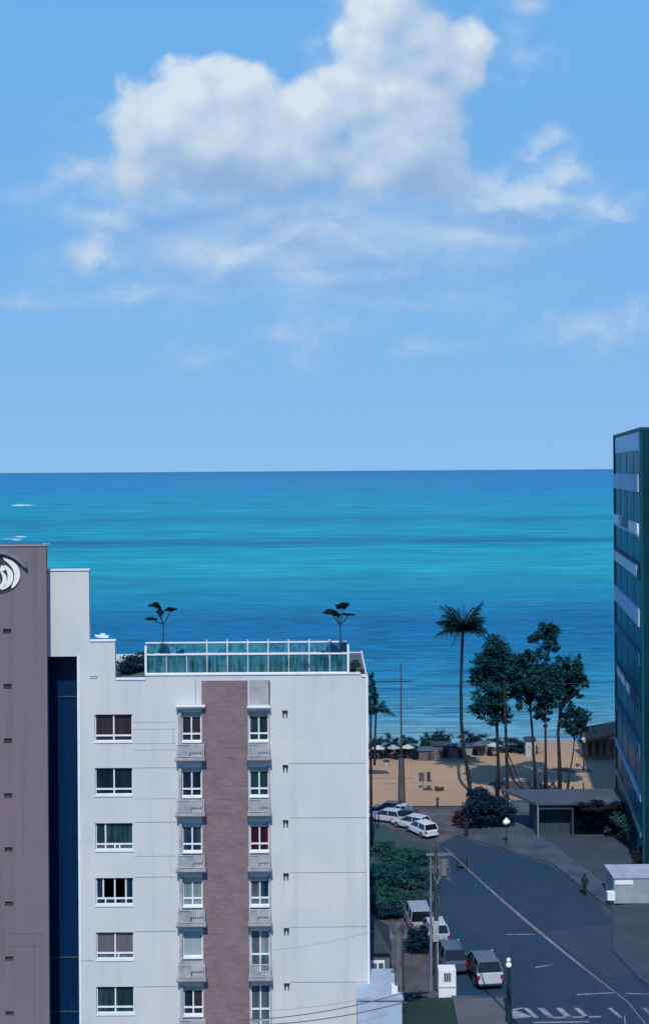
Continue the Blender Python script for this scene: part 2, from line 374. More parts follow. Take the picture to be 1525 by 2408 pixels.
def flat(name, pts, z, m, kind='structure', thick=0):
    mb = MB(); n = len(pts)
    if thick: mb.prism([(p[0], p[1]) for p in pts], z-thick, z)
    else: mb.add([(p[0], p[1], z) for p in pts], [tuple(range(n))])
    o = mb.build(name, m); return tag(o, kind=kind)
def flatpx(name, px, z, m, **kw): return flat(name, [gp(x, y, z) for x, y in px], z, m, **kw)
g = MB(); SH = 141.0                        # the ground runs down under the sea and on to the horizon
ys = [-300, 0, 60, 100, 126, 134, SH, 150, 200, 40000]; zs = [0, 0, 0, 0, 0, -.12, -.45, -1.2, -3, -60]
gv = []; gf = []
for yy, zz in zip(ys, zs): gv += [(-22000 if yy > 300 else -900, yy, zz), (22000 if yy > 300 else 900, yy, zz)]
for i in range(len(ys)-1): gf.append((2*i, 2*i+1, 2*i+3, 2*i+2))
tag(g.add(gv, gf).build('ground', M['ground']), kind='structure')
def sea():
    mb = MB(); rows = [136, 160, 220, 400, 1000, 4000, 15000, 60000]
    vs = []; fs = []
    for r_ in rows: vs += [(-r_*1.2-400, r_, -.42), (r_*1.2+400, r_, -.42)]
    for i in range(len(rows)-1): fs.append((2*i, 2*i+1, 2*i+3, 2*i+2))
    return tag(mb.add(vs, fs).build('sea', M['sea']), kind='structure')
sea()
def beach():
    mb = MB(); nx, ny = 60, 26; x0, x1, y0, y1 = -30, 90, 113.5, 146
    vs = []; fs = []
    for j in range(ny+1):
        for i in range(nx+1):
            x = x0+(x1-x0)*i/nx; y = y0+(y1-y0)*j/ny
            e = max(0, y-134+2.0*math.sin(x*.09)); z = .06+.10*math.sin(x*.31+y*.2)*math.sin(y*.43)*min(1, (y-y0)/4)-.055*e
            vs.append((x, y, z))
    for j in range(ny):
        for i in range(nx): a = j*(nx+1)+i; fs.append((a, a+1, a+nx+2, a+nx+1))
    return tag(mb.add(vs, fs).build('beach', M['sand'], smooth=True), kind='structure')
beach()
flatpx('vacant_lot', [(840,2420),(840,2040),(1012,2120),(1035,2240),(1032,2420)], .012, M['lot'])
flatpx('parking_lot', [(860,1945),(858,1900),(1075,1904),(1090,1985),(1035,1990),(1012,1960)], .016, M['lot'])
flatpx('road', [(1032,2440),(1034,1984),(1078,1962),(1120,1985),(1190,2002),(1290,2034),(1402,2118),(1440,2175),(1560,2200),(1570,2440)], .02, M['asphalt'])
flatpx('pavement', [(1108,1972),(1200,1884),(1246,1880),(1262,1955),(1448,2098),(1442,2140),(1402,2112),(1298,2030),(1198,1998)], .14, M['pave'], thick=.14)
flatpx('forecourt', [(1264,1956),(1258,1884),(1500,1884),(1560,2100),(1450,2098)], .10, M['pave_dk'], thick=.10)
flatpx('side_pavement', [(1442,2130),(1560,2120),(1570,2345),(1500,2300),(1440,2235)], .12, M['pave_dk'], thick=.12)
flatpx('driveway', [(1064,2346),(1190,2346),(1196,2440),(1082,2440)], .13, M['drive'], thick=.13)
flatpx('kerb', [(1060,2342),(1192,2342),(1192,2346),(1060,2346)], .17, M['pave'], thick=.17)
flatpx('lawn', [(944,2440),(944,2366),(990,2348),(1063,2346),(1080,2440)], .10, M['lawn'], thick=.10)
flatpx('grass_lot', [(840,2160),(840,1935),(905,1940),(960,1975),(1014,1985),(1012,2150),(960,2140)], .03, M['grass'])
flatpx('road_apron', [(1275,2190),(1441,2176),(1480,2200),(1520,2290),(1430,2300),(1340,2240)], .024, mat('worn_apron', (.034,.050,.074), .9, .3, .5, col2=(.018,.044,.086), bump=.3, bscale=9))
def markings():
    mb = MB()
    def q(*px): mb.add([gp(x, y, .028) for x, y in px], [tuple(range(len(px)))])
    for a, w in ((1229, 12), (1262, 16), (1305, 15), (1348, 12), (1428, 10), (1507, 12)):
        q((a, 2371), (a+w, 2371), (a+w+26, 2394), (a+26, 2394))
    q((1204,2378),(1214,2377),(1250,2392),(1204,2397))
    q((1204,2374),(1229,2370),(1229,2372),(1204,2377))
    q((1254,2404),(1385,2402),(1385,2405),(1254,2407)); q((1300,2392),(1412,2390),(1412,2393),(1300,2396))
    q((1355,2338),(1446,2334),(1446,2336),(1355,2341)); q((1470,2336),(1560,2338),(1560,2340),(1470,2338))
    q((1466,2390),(1469,2390),(1471,2420),(1468,2420)); q((1385,2410),(1470,2410),(1470,2413),(1385,2413))
    q((1190,2197),(1260,2197),(1260,2198.4),(1190,2199)); q((1258,2275),(1300,2268),(1300,2269.5),(1258,2277))
    return tag(mb.build('road_markings', M['paint']), kind='structure')
markings()

# ------------------------------------------------------------------ foliage
LEAFK = 1.9
def leaves(mb, lobes, size, seed):
    rnd = random.Random(seed); mb.leafy = True
    for (c, r, n) in lobes:
        n = int(n*LEAFK); size_k = .58; k = max(5, n//62); cl = []
        for _ in range(k):
            while True:
                p = Vector((rnd.uniform(-1, 1), rnd.uniform(-1, 1), rnd.uniform(-1, 1)))
                if .25 < p.length < 1: break
            cl.append(p)
        for _ in range(n):
            q = rnd.choice(cl)+Vector((rnd.gauss(0, .17), rnd.gauss(0, .17), rnd.gauss(0, .12)))
            p = Vector((c[0]+q.x*r[0], c[1]+q.y*r[1], c[2]+q.z*r[2]))
            a = Vector((rnd.gauss(0, 1), rnd.gauss(0, 1), rnd.gauss(0, .6))).normalized()
            b = a.cross(Vector((rnd.gauss(0, 1), rnd.gauss(0, 1), rnd.gauss(0, 1)))).normalized()
            s = size*size_k*rnd.uniform(.6, 1.3)
            mb.add([p-a*s, p+b*s*.45, p+a*s, p-b*s*.45], [(0, 1, 2, 3)])
    return mb
def blob_bush(name, label, px, d, lobes, m, size=.28, seed=1, cat='bush', group=None, stem=True, base_z=0):
    b = at(px[0], px[1], d) if base_z is None else None
    pos = gp(px[0], px[1]) if base_z == 0 else b
    o = thing(name, label, cat, pos, 0, group)
    part('foliage', leaves(MB(), lobes, size, seed), m, o)
    if stem:
        s = MB(); rnd = random.Random(seed)
        for _ in range(4):
            dx, dy = rnd.uniform(-.5, .5), rnd.uniform(-.4, .4)
            s.tube([(dx*.3, dy*.3, 0), (dx, dy, lobes[0][0][2]*.9)], [.06, .03], 5)
        part('stem', s, M['darkbark'], o)
    return o
def tree(name, label, base, pts, lobes, d, r0, m, size=.3, seed=1, cat='tree', group=None, bark='darkbark', limbs=True):
    """base: frame pixel of the foot; pts: trunk pixels upward; lobes: (x, y, half width px, half height px, n)"""
    b = gp(*base); dd = b.y if d is None else d; b = at(base[0], base[1], dd); b.z = 0
    o = thing(name, label, cat, b, 0, group); k = dd/F; rnd = random.Random(seed)
    tp = [Vector((0, 0, 0))]+[at(x, y, dd+.0)-b for x, y in pts]
    n = len(tp); t = MB().tube([p+Vector((rnd.uniform(-.05, .05), rnd.uniform(-.2, .2)*i/n, 0)) for i, p in enumerate(tp)], [r0*(1-.55*i/(n-1)) for i in range(n)], 7)
    L = []
    for (x, y, rx, ry, cnt) in lobes:
        c = at(x, y, dd+rnd.uniform(-.6, .6))-b; L.append((c, (rx*k, rx*k*.8, ry*k), cnt))
        if limbs:
            for _ in range(3):
                e = c+Vector((rnd.uniform(-.6, .6)*rx*k, rnd.uniform(-.5, .5)*rx*k, rnd.uniform(-.3, .6)*ry*k))
                s = tp[-1].lerp(tp[-2], rnd.uniform(0, .5)); mid = s.lerp(e, .5)+Vector((0, 0, -.1))
                t.tube([s, mid, e], [r0*.35, r0*.25, r0*.12], 5)
    part('trunk', t, M[bark], o, smooth=True)
    part('crown', leaves(MB(), L, size, seed+50), m, o)
    return o
def frond_mesh(length, rise, droop, rnd, width=.42, m=None):
    mb = MB(); mb.leafy = True; n = 11; pts = []
    for i in range(n+1):
        s = i/n; pts.append(Vector((length*s*(1-.1*s), 0, rise*s-droop*s*s)))
    mb.tube(pts, [.035*(1-.8*i/n) for i in range(n+1)], 4)
    for i in range(1, n*3):
        s = i/(n*3); j = min(int(s*n), n-1); p = pts[j].lerp(pts[j+1], s*n-j)
        w = width*math.sin(math.pi*min(1, s*.9+.12))+.08
        for sd_ in (-1, 1):
            a = Vector((.45, sd_*rnd.uniform(.75, 1), rnd.uniform(-.75, -.15))).normalized()*w*rnd.uniform(1.0, 1.8)
            q = Vector((.05, 0, .0)); mb.add([p-q, p+q, p+a], [(0, 1, 2)])
    return mb
def palm(name, label, foot, pts, top, d, r0, nf, length, seed, group=None, up=1.0, m='frond', width=.42):
    rnd = random.Random(seed)
    b = gp(*foot) if d is None else at(foot[0], foot[1], d); b.z = 0 if d is None else b.z
    dd = b.y; o = thing(name, label, 'palm', b, 0, group)
    tp = [Vector((0, 0, 0))]+[at(x, y, dd)-b for x, y in pts]+[at(top[0], top[1], dd)-b]; n = len(tp)
    t = MB()
    fine = []                                # ringed trunk
    for i in range(n-1):
        for k in range(6): fine.append(tp[i].lerp(tp[i+1], k/6))
    fine.append(tp[-1]); N = len(fine)
    t.tube(fine, [r0*(1-.45*i/(N-1))*(1.08 if i % 2 else .94) for i in range(N)], 8)
    part('trunk', t, M['darkbark'], o, smooth=True)
    for i in range(nf):
        az = 2*math.pi*(i*.382+rnd.uniform(-.05, .05)); k = (i/nf)
        rise = length*(1.05-1.0*k)*up; droop = length*rnd.uniform(.25, .55)*(1.1-.2*k)
        fr = part('frond', frond_mesh(length*rnd.uniform(.8, 1.1)*(.55+.45*k), rise, droop, rnd, width), M[m], o)
        fr.location = tp[-1]; fr.rotation_euler = (rnd.uniform(-.2, .2), 0, az)
    return o

# ------------------------------------------------------------------ white apartment block
S = 44.5; D1 = H_D = F/S
fx = lambda u: u/S
fz = lambda v: H-v/S
TOPV = 486; BOT = 1335
def white_block():
    o = thing('apartment_building', 'pale grey stepped apartment block with a mauve brick strip, balconies and glazed roof terrace', 'building', (0, D1, 0))
    rects = [(-655, 232, -555, 434), (-584, 434, -555, BOT), (-555, 399, -495, BOT), (-495, 490, -423, BOT), (-423, 480, 82, BOT), (82, 486, 98, BOT)]
    winv = [571, 697, 827, 956, 1084, 1212]; slab = [676, 806, 936, 1064, 1192, 1321]
    holes = [(-544, v, -456, v+64) for v in winv]
    holes += [(-340, s-109, -294, s-8) for s in slab] + [(-181, s-109, -136, s-8) for s in slab]
    vent = [568, 696, 826, 951, 1080, 1210]; holes += [(-102, v, -91, v+16) for v in vent]
    us = sorted({a for r in rects+holes for a in (r[0], r[2])}); vs_ = sorted({a for r in rects+holes for a in (r[1], r[3])})
    def inside(u, v):
        return any(r[0] < u < r[2] and r[1] < v < r[3] for r in rects) and not any(r[0] < u < r[2] and r[1] < v < r[3] for r in holes)
    nu, nv = len(us)-1, len(vs_)-1
    occ = [[inside((us[i]+us[i+1])/2, (vs_[j]+vs_[j+1])/2) for j in range(nv)] for i in range(nu)]
    w = MB(); dp = .32
    for i in range(nu):
        for j in range(nv):
            if not occ[i][j]: continue
            x0, x1, z1, z0 = fx(us[i]), fx(us[i+1]), fz(vs_[j]), fz(vs_[j+1])
            w.add([(x0,0,z0),(x1,0,z0),(x1,0,z1),(x0,0,z1)], [(0,1,2,3)])
            if i == 0 or not occ[i-1][j]: w.add([(x0,0,z0),(x0,0,z1),(x0,dp,z1),(x0,dp,z0)], [(0,1,2,3)])
            if i == nu-1 or not occ[i+1][j]: w.add([(x1,0,z0),(x1,dp,z0),(x1,dp,z1),(x1,0,z1)], [(0,1,2,3)])
            if j == 0 or not occ[i][j-1]: w.add([(x0,0,z1),(x1,0,z1),(x1,dp,z1),(x0,dp,z1)], [(0,1,2,3)])
            if j == nv-1 or not occ[i][j+1]: w.add([(x0,0,z0),(x0,dp,z0),(x1,dp,z0),(x1,0,z0)], [(0,1,2,3)])
    for (a, t_, b_, depth) in ((-655, 232, -555, 1.3), (-555, 399, -495, .9)):      # stair tower and lift block, plan raked back
        w.skew(fx(a), fx(b_), dp, depth, (fz(434) if t_ == 232 else 0), fz(t_)-.001, fx(a)*(1+depth/D1), fx(b_)*(1+depth/D1)-.15)
    w.skew(fx(-584), fx(98), dp+.001, 10, 0, fz(493), fx(-584)*1.16, fx(98))
    w.box(fx(-480), 9.7, fz(493), fx(98), 10, fz(491)); w.box(fx(94), dp, fz(493), fx(98), 9.7, fz(486))
    part('wall', w, M['white'], o)
    part('roof_deck', MB().box(fx(-492), dp+.02, fz(493)+.003, fx(94)-.01, 9.69, fz(493)+.02), M['roof'], o)
    part('brick_panel', MB().box(fx(-292), -.06, 0, fx(-184), -.002, fz(493)), M['brick'], o)
    tr = MB(); tr.box(fx(-584), -.05, 0, fx(-578), -.003, fz(434)); tr.box(fx(94), -.05, 0, fx(98)+.02, -.003, fz(486)+.03)  # left strip is a pale pilaster, right strip paints the sunlit edge
    part('pilaster_lit_edge', tr, M['trim'], o, each=True)
    cp = MB()
    for a, b_, v in ((-655, -555, 232), (-553, -495, 399), (-493, -425, 490), (-423, 80, 480), (84, 94, 486)): cp.box(fx(a)-.03, -.06, fz(v)+.003, fx(b_)+.03, .36, fz(v)+.075)
    part('coping', cp, M['trim'], o, each=True)
    # recessed blue glazing with two slab edges and a few mullions
    gl = MB().box(fx(-700), 1.3, 0, fx(-584)+.2, 1.5, fz(433))
    mg = pane('blue_glazing', (.001,.022,.090), (.001,.018,.075), spec=.25, rough=.3)
    gz = part('glazed_recess', gl, mg, o)
    sl = MB()
    for v in (537, 1162, 1292): sl.box(fx(-672 if v != 537 else -650), 1.22, fz(v+2.5), fx(-584)+.1, 1.299, fz(v))
    part('transom', sl, mat('blue_steel', (.03,.075,.14), .5, .1, 2), gz, each=True)
    ml = MB()
    for u in (-668, -640, -612): ml.box(fx(u)-.02, 1.24, 0, fx(u)+.02, 1.299, fz(434))
    part('mullion', ml, mat('navy_steel', (.004,.018,.05), .5, .1, 2), gz, each=True)
    # joints in the render
    jt = MB()
    for i, v in enumerate((689, 817, 946, 1074, 1204)):
        jt.box(fx(-88), -.006, fz(v+1), fx(94)-.02, -.001, fz(v)); jt.box(fx(-452), -.006, fz(v+9), fx(-354), -.001, fz(v+8))
    jt.box(fx(-578), -.006, fz(1151), fx(-456), -.001, fz(1150)); jt.box(fx(-307), -.006, fz(550), fx(-306), -.001, fz(488))
    for v in (590, 606, 640, 655, 770, 905): jt.box(fx(-452), -.006, fz(v+.6), fx(-354), -.001, fz(v))
    jt.box(fx(-360), -.006, fz(640), fx(-359), -.001, fz(606))
    part('render_joint', jt, M['joint'], o, each=True)
    # windows: u0, v0, u1, v1, vertical bars, horizontal bar, lower bars, panes
    def window(u0, v0, u1, v1, bars, hb, lbars, mats, label=None, lowmat=None, fw=2.2, y=.14):
        f = MB(); x0, x1, z1, z0 = fx(u0), fx(u1), fz(v0), fz(v1); w_ = fw/S
        f.box(x0, y, z0, x0+w_, y+.1, z1); f.box(x1-w_, y, z0, x1, y+.1, z1); f.box(x0+w_, y, z1-w_, x1-w_, y+.1, z1); f.box(x0+w_, y, z0, x1-w_, y+.1, z0+w_)
        hz = fz(hb) if hb else None
        if hb: f.box(x0+w_, y-.01, hz-w_*.8, x1-w_, y+.1, hz+w_*.8)
        for b in bars: f.box(fx(b)-w_*.7, y-.02, (hz+w_*.8) if hb else z0+w_, fx(b)+w_*.7, y+.09, z1-w_)
        for b in lbars: f.box(fx(b)-w_*.7, y-.02, z0+w_, fx(b)+w_*.7, y+.09, hz-w_*.8)
        if y < .3: f.box(x0-.04, -.05, z0-.07, x1+.04, y, z0-.001)
        wn = part('window', f, M['trim'], o, label)
        edges = [u0]+list(bars)+[u1]
        for i in range(len(edges)-1):
            part('pane', MB().box(fx(edges[i])+.005, y+.05, (hz if hb else z0), fx(edges[i+1])-.005, y+.07, z1-.01), P[mats[i % len(mats)]], wn)
        if hb: part('pane', MB().box(x0+.005, y+.05, z0+.01, x1-.005, y+.07, hz-.005), P[lowmat or mats[0]], wn)
        return wn
    c = -500
    window(-544, 571, -456, 635, [c], 622, [c], ['brown', 'brown'], 'window with brown blinds down')
    window(-544, 697, -456, 761, [c], 748, [c], ['navy', 'navy'])
    window(-544, 827, -456, 891, [-521], 878, [-521, -499, -488], ['green', 'teal'], 'window with teal curtains, narrow left pane', 'slate')
    window(-544, 956, -456, 1020, [-500, -474, -527], 1006, [-522, -499, -474], ['blue', 'navy', 'blue'], 'window with many glazing bars')
    window(-544, 1084, -456, 1148, [c], 1135, [c, c+8], ['grey', 'grey'], 'window with closed mauve-grey blinds', 'slate')
    window(-544, 1212, -456, 1276, [c], 1262, [c], ['teal', 'green'], 'window with dark green curtains')
    # balcony bays, left column then right column
    def bay(u0, u1, s, mats, label=None, style='rail', wide=(12, 10), low=None):
        top = s-109
        if style == 'frost': window(u0, top, u1, s-48, [], None, [], ['frost'], label)
        elif style == 'full': window(u0, top, u1, s-8, [(u0+u1)/2], s-52, [(u0+u1)/2], mats, label, low)
        else: window(u0, top+10, u1, s-40, [u0+(u1-u0)*.5], s-57, [u0+(u1-u0)*.5], mats, label, low)
        if style != 'full' and style != 'frost':
            part('spandrel', MB().box(fx(u0), .06, fz(top+10)+.002, fx(u1), .2, fz(top)-.002).box(fx(u0), .06, fz(s-8), fx(u1), .2, fz(s-40)-.08), M['slab'], o, each=True)
        elif style == 'frost': part('spandrel', MB().box(fx(u0), .06, fz(s-8), fx(u1), .2, fz(s-48)-.08), M['slab'], o)
        a, b = u0-wide[0]+3, u1+wide[1]-3
        sl_ = MB(); sl_.box(fx(u0-wide[0]), -.48, fz(s), fx(u1+wide[1]-.5), -.065, fz(s-6)); 
        bl = part('balcony', sl_, M['slab'], o)
        part('slab_shade_strip', MB().box(fx(u0-wide[0])-.03, -.52, fz(s+2), fx(u1+wide[1]-.5)+.03, -.066, fz(s)-.002), M['under'], bl)  # dark strip painting the shade below the slab
        rl = MB(); z0, z1 = fz(s-7), fz(s-38)
        rl.box(fx(a), -.46, z1-.04, fx(b), -.41, z1); rl.box(fx(a), -.46, z0+.03, fx(b), -.42, z0+.06)
        n = 13
        for i in range(n+1):
            x = fx(a)+(fx(b)-fx(a))*i/n; rl.box(x-.012, -.45, z0+.06, x+.012, -.425, z1-.04)
        for x in (fx(a), fx(b)-.05): rl.box(x, -.465, z0, x+.05, -.405, z1+.01)
        rl.box(fx(a), -.405, z1-.03, fx(a)+.03, -.07, z1); rl.box(fx(b)-.03, -.405, z1-.03, fx(b), -.07, z1)
        part('railing', rl, M['railw'], bl)
        rp = MB(); q = random.Random(int(s+u0*3)).uniform(.35, .65); xm = fx(a)+(fx(b)-fx(a))*q
        rp.box(fx(a)+.06, -.404, z0+.02, xm, -.394, z1-.06)
        part('railing_panel', rp, M['rail'], bl)
        part('side_pier', MB().box(fx(u0-7), -.12, fz(s-7), fx(u0)-.003, -.004, fz(top-4)) if u0 < -200 else MB().box(fx(u1)+.003, -.12, fz(s-7), fx(u1+3), -.004, fz(top-4)), M['slab'], o)
    L = [(['brown'], None, 'rail'), (['navy'], None, 'rail'), (['blue', 'teal'], None, 'rail'), (['pale'], 'bay window with pale green curtains', 'rail'), (['frost'], 'frosted glass bay window', 'frost'), (['navy', 'brown'], None, 'rail')]
    Rr = [(['teal', 'green'], None, 'rail'), (['green'], None, 'rail'), (['red'], 'bay window with dark red curtains', 'rail'), (['slate', 'blue'], None, 'rail'), (['slate', 'pale'], 'full height pale glazed bay window', 'full'), (['slate'], 'grey curtained full height bay window', 'full')]
    for s, q in zip(slab, L): bay(-340, -294, s, q[0], q[1], q[2], (12, 11))
    for s, q in zip(slab, Rr): bay(-181, -136, s, q[0], q[1], q[2], (4, 6))
    for u0, u1, v in ((-352, -283, 549), (-185, -130, 552)):
        part('cornice', MB().box(fx(u0), -.4, fz(v+3), fx(u1), -.066, fz(v)), M['trim'], o)
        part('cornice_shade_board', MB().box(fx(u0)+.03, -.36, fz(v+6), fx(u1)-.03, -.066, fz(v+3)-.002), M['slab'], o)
    part('downpipe', MB().tube([(fx(-133), -.16, fz(492)), (fx(-133), -.16, fz(549))], .035, 6), M['dark'], o)
    pc = MB().box(fx(-180), -.03, fz(548), fx(-136), -.002, fz(492))
    part('render_panel', pc, M['slab'], o)
    for v in vent:
        f = MB(); x0, x1, z1, z0 = fx(-103.5), fx(-89.5), fz(v-2), fz(v+17)
        f.box(x0+.01, -.08, z1-.03, x1-.01, -.002, z1+.04)
        h = part('vent_window', f, M['dark'], o)
        part('vent_pane', MB().box(fx(-102), .12, fz(v+16), fx(-91), .14, fz(v)), P['slate'], h)
        part('louvre', MB().box(fx(-98.2), .03, fz(v+15), fx(-94.8), .1, fz(v+2)), M['trim'], h)
    # small plate high on the lift block
    pl = MB(); x0, x1, z1, z0 = fx(-553), fx(-537), fz(480), fz(486)
    pl.box(x0, -.03, z0, x1, -.002, z0+.03); pl.box(x0, -.03, z1-.03, x1, -.002, z1); pl.box(x0, -.03, z0+.03, x0+.03, -.002, z1-.03); pl.box(x1-.03, -.03, z0+.03, x1, -.002, z1-.03)
    part('wall_plate', pl, M['rail'], o)
    # roof terrace: glazed balustrades front, rear and ends, with mullions
    mg = bpy.data.materials.new('terrace_glass'); mg.use_nodes = True; t = NT(mg.node_tree); b = t.n['Principled BSDF']
    tc = t.new('ShaderNodeTexCoord'); V = t.v('MULTIPLY', tc.outputs['Object'], (5, 1, .5))
    cc = t.mix(t.rng(t.noise(V, 1.2, 5, .7), .38, .62), (.003,.055,.085,1), (.05,.26,.33,1))
    t.l.new(cc, b.inputs['Base Color']); b.inputs['Roughness'].default_value = .25; b.inputs['Alpha'].default_value = .50; b.inputs['Specular IOR Level'].default_value = .4
    mg2 = bpy.data.materials.new('terrace_glass_pale'); mg2.use_nodes = True; t = NT(mg2.node_tree); b = t.n['Principled BSDF']
    tc = t.new('ShaderNodeTexCoord'); cc = t.mix(t.rng(t.noise(t.v('MULTIPLY', tc.outputs['Object'], (3, 1, 2)), 1.2, 4, .7), .4, .6), (.02,.18,.30,1), (.08,.32,.44,1))
    t.l.new(cc, b.inputs['Base Color']); b.inputs['Roughness'].default_value = .25; b.inputs['Alpha'].default_value = .72
    zt, zb = fz(480)+.08, fz(480)
    f = MB().box(fx(-422), .10, zb+.08, fx(52), .115, zb+1.05)
    ba = part('glass_balustrade', f, mg, o, 'front glass balustrade with teal tint')
    fr = MB(); fr.box(fx(-423), .05, zb+1.05, fx(54), .16, zb+1.12); fr.box(fx(-423), .08, zb+.077, fx(54), .14, zb+.12)
    u = -423
    while u < 56: fr.box(fx(u)-.015, .085, zb+.12, fx(u)+.015, .098, zb+1.05); u += 48
    for uu in (-423, 53): fr.box(fx(uu)-.06, .02, zb+.078, fx(uu)+.05, .17, zb+1.55)
    part('handrail', fr, M['trim'], ba)
    yr = 4.7; kx = 1+yr/D1
    b2 = part('glass_balustrade', MB().box(fx(-422)*kx, yr, zb-.2, fx(50)*kx, yr+.015, zb+1.05), mg2, o, 'rear glass balustrade, paler')
    fr = MB(); fr.box(fx(-423)*kx, yr-.04, zb+1.05, fx(51)*kx, yr+.05, zb+1.13); fr.box(fx(-423)*kx, yr-.04, zb+.45, fx(51)*kx, yr-.001, zb+.50)
    for uu in range(-279, 52, 48): fr.box(fx(uu)*kx-.03, yr-.045, zb-.2, fx(uu)*kx+.03, yr-.002, zb+1.25)
    part('handrail', fr, M['trim'], b2)
    part('glass_balustrade', MB().skew(fx(53)-.01, fx(53)+.01, .2, yr, zb-.2, zb+1.05, fx(51)*kx-.01, fx(51)*kx+.01), mg2, o)
    part('glass_balustrade', MB().skew(fx(-423)-.01, fx(-423)+.01, .2, yr, zb-.2, zb+1.05, fx(-423)*kx-.01, fx(-423)*kx+.01), mg2, o)
    cu = MB(); r_ = random.Random(4); u = -418
    while u < -255:
        w_ = r_.uniform(3, 7)
        if r_.random() < .72: cu.box(fx(u), .55, zb-.2, fx(u+w_), .6, zb+r_.uniform(.82, .9))
        u += w_+r_.uniform(1, 4)
    part('screen', cu, mat('terrace_screen', (.10,.26,.25), .7, .3, 2), o, each=True)
white_block()
rz = fz(493)+.02
def roof_plant(name, label, u, dy, lobes, m, seed, size=.12, cat='plant', group='plants on the roof terrace'):
    o = thing(name, label, cat, (fx(u)*(1+dy/D1), D1+dy, rz), 0, group)
    part('foliage', leaves(MB(), lobes, size, seed), m, o)
    part('planter', MB().box(-.3, -.2, 0, .3, .2, .35), M['concrete'], o, bevel=.02)
    return o
V3 = Vector
roof_plant('potted_shrub', 'dark leafy shrub in the right corner behind the terrace glass', -30, .6, [(V3((0,0,.7)), (.9,.5,.55), 600)], M['leaf'], 3)
roof_plant('potted_shrub', 'dark shrub behind the terrace glass, left of the corner shrub', -75, .65, [(V3((0,0,.65)), (.6,.4,.5), 400)], M['leaf'], 5)
roof_plant('potted_shrub', 'tallest shrub behind the right end of the terrace glass', 12, .7, [(V3((0,0,.8)), (.9,.5,.6), 600)], M['bush'], 6)
roof_plant('potted_shrub', 'small round shrub on the parapet beyond the right end of the terrace glass', 69, .5, [(V3((0,0,.50)), (.46,.4,.45), 500)], M['leaf2'], 8)
roof_plant('hedge', 'dark hedge on the roof between the lift block and the glass terrace', -465, 2.6, [(V3((-.1,0,.5)), (.9,.9,.55), 1300), (V3((.5,1,.45)), (.8,.9,.5), 900)], M['bush'], 9, cat='hedge', group=None)
def roof_tree(label, px, lobes, base, dy, seed):
    d = D1+dy; b = at(*base, d); b.z = rz
    o = thing('rooftop_tree', label, 'tree', b, 0, 'slender trees on the roof terrace')
    t = MB(); f = at(*px, d)-b
    t.tube([(0,0,.3), f*.5+V3((.04,0,0)), f], [.035, .03, .03], 5); L = []
    for (x, y, rx, ry, n) in lobes:
        c = at(x, y, d)-b; L.append((c, (rx/F*d, rx/F*d, ry/F*d), n)); t.tube([f, f.lerp(c, .5)+V3((0,0,-.05)), c], [.035, .03, .015], 5)
    part('trunk', t, M['darkbark'], o); part('crown', leaves(MB(), L, .13, seed), M['frond'], o)
    part('planter', MB().box(-.28, -.28, 0, .28, .28, .4), M['concrete'], o, bevel=.02)
roof_tree('slender bare-stemmed rooftop tree with a forked crown, at the left end of the terrace', (384,1468), [(366,1424,16,6,360),(403,1434,13,5,280),(356,1455,14,5,280),(376,1440,7,8,200)], (378,1560), 2.2, 11)
roof_tree('slender rooftop tree with a ragged crown, at the right end of the terrace', (799,1470), [(778,1438,15,6,320),(806,1426,13,8,360),(792,1447,11,6,240),(820,1444,13,3,160)], (800,1560), 2.6, 12)

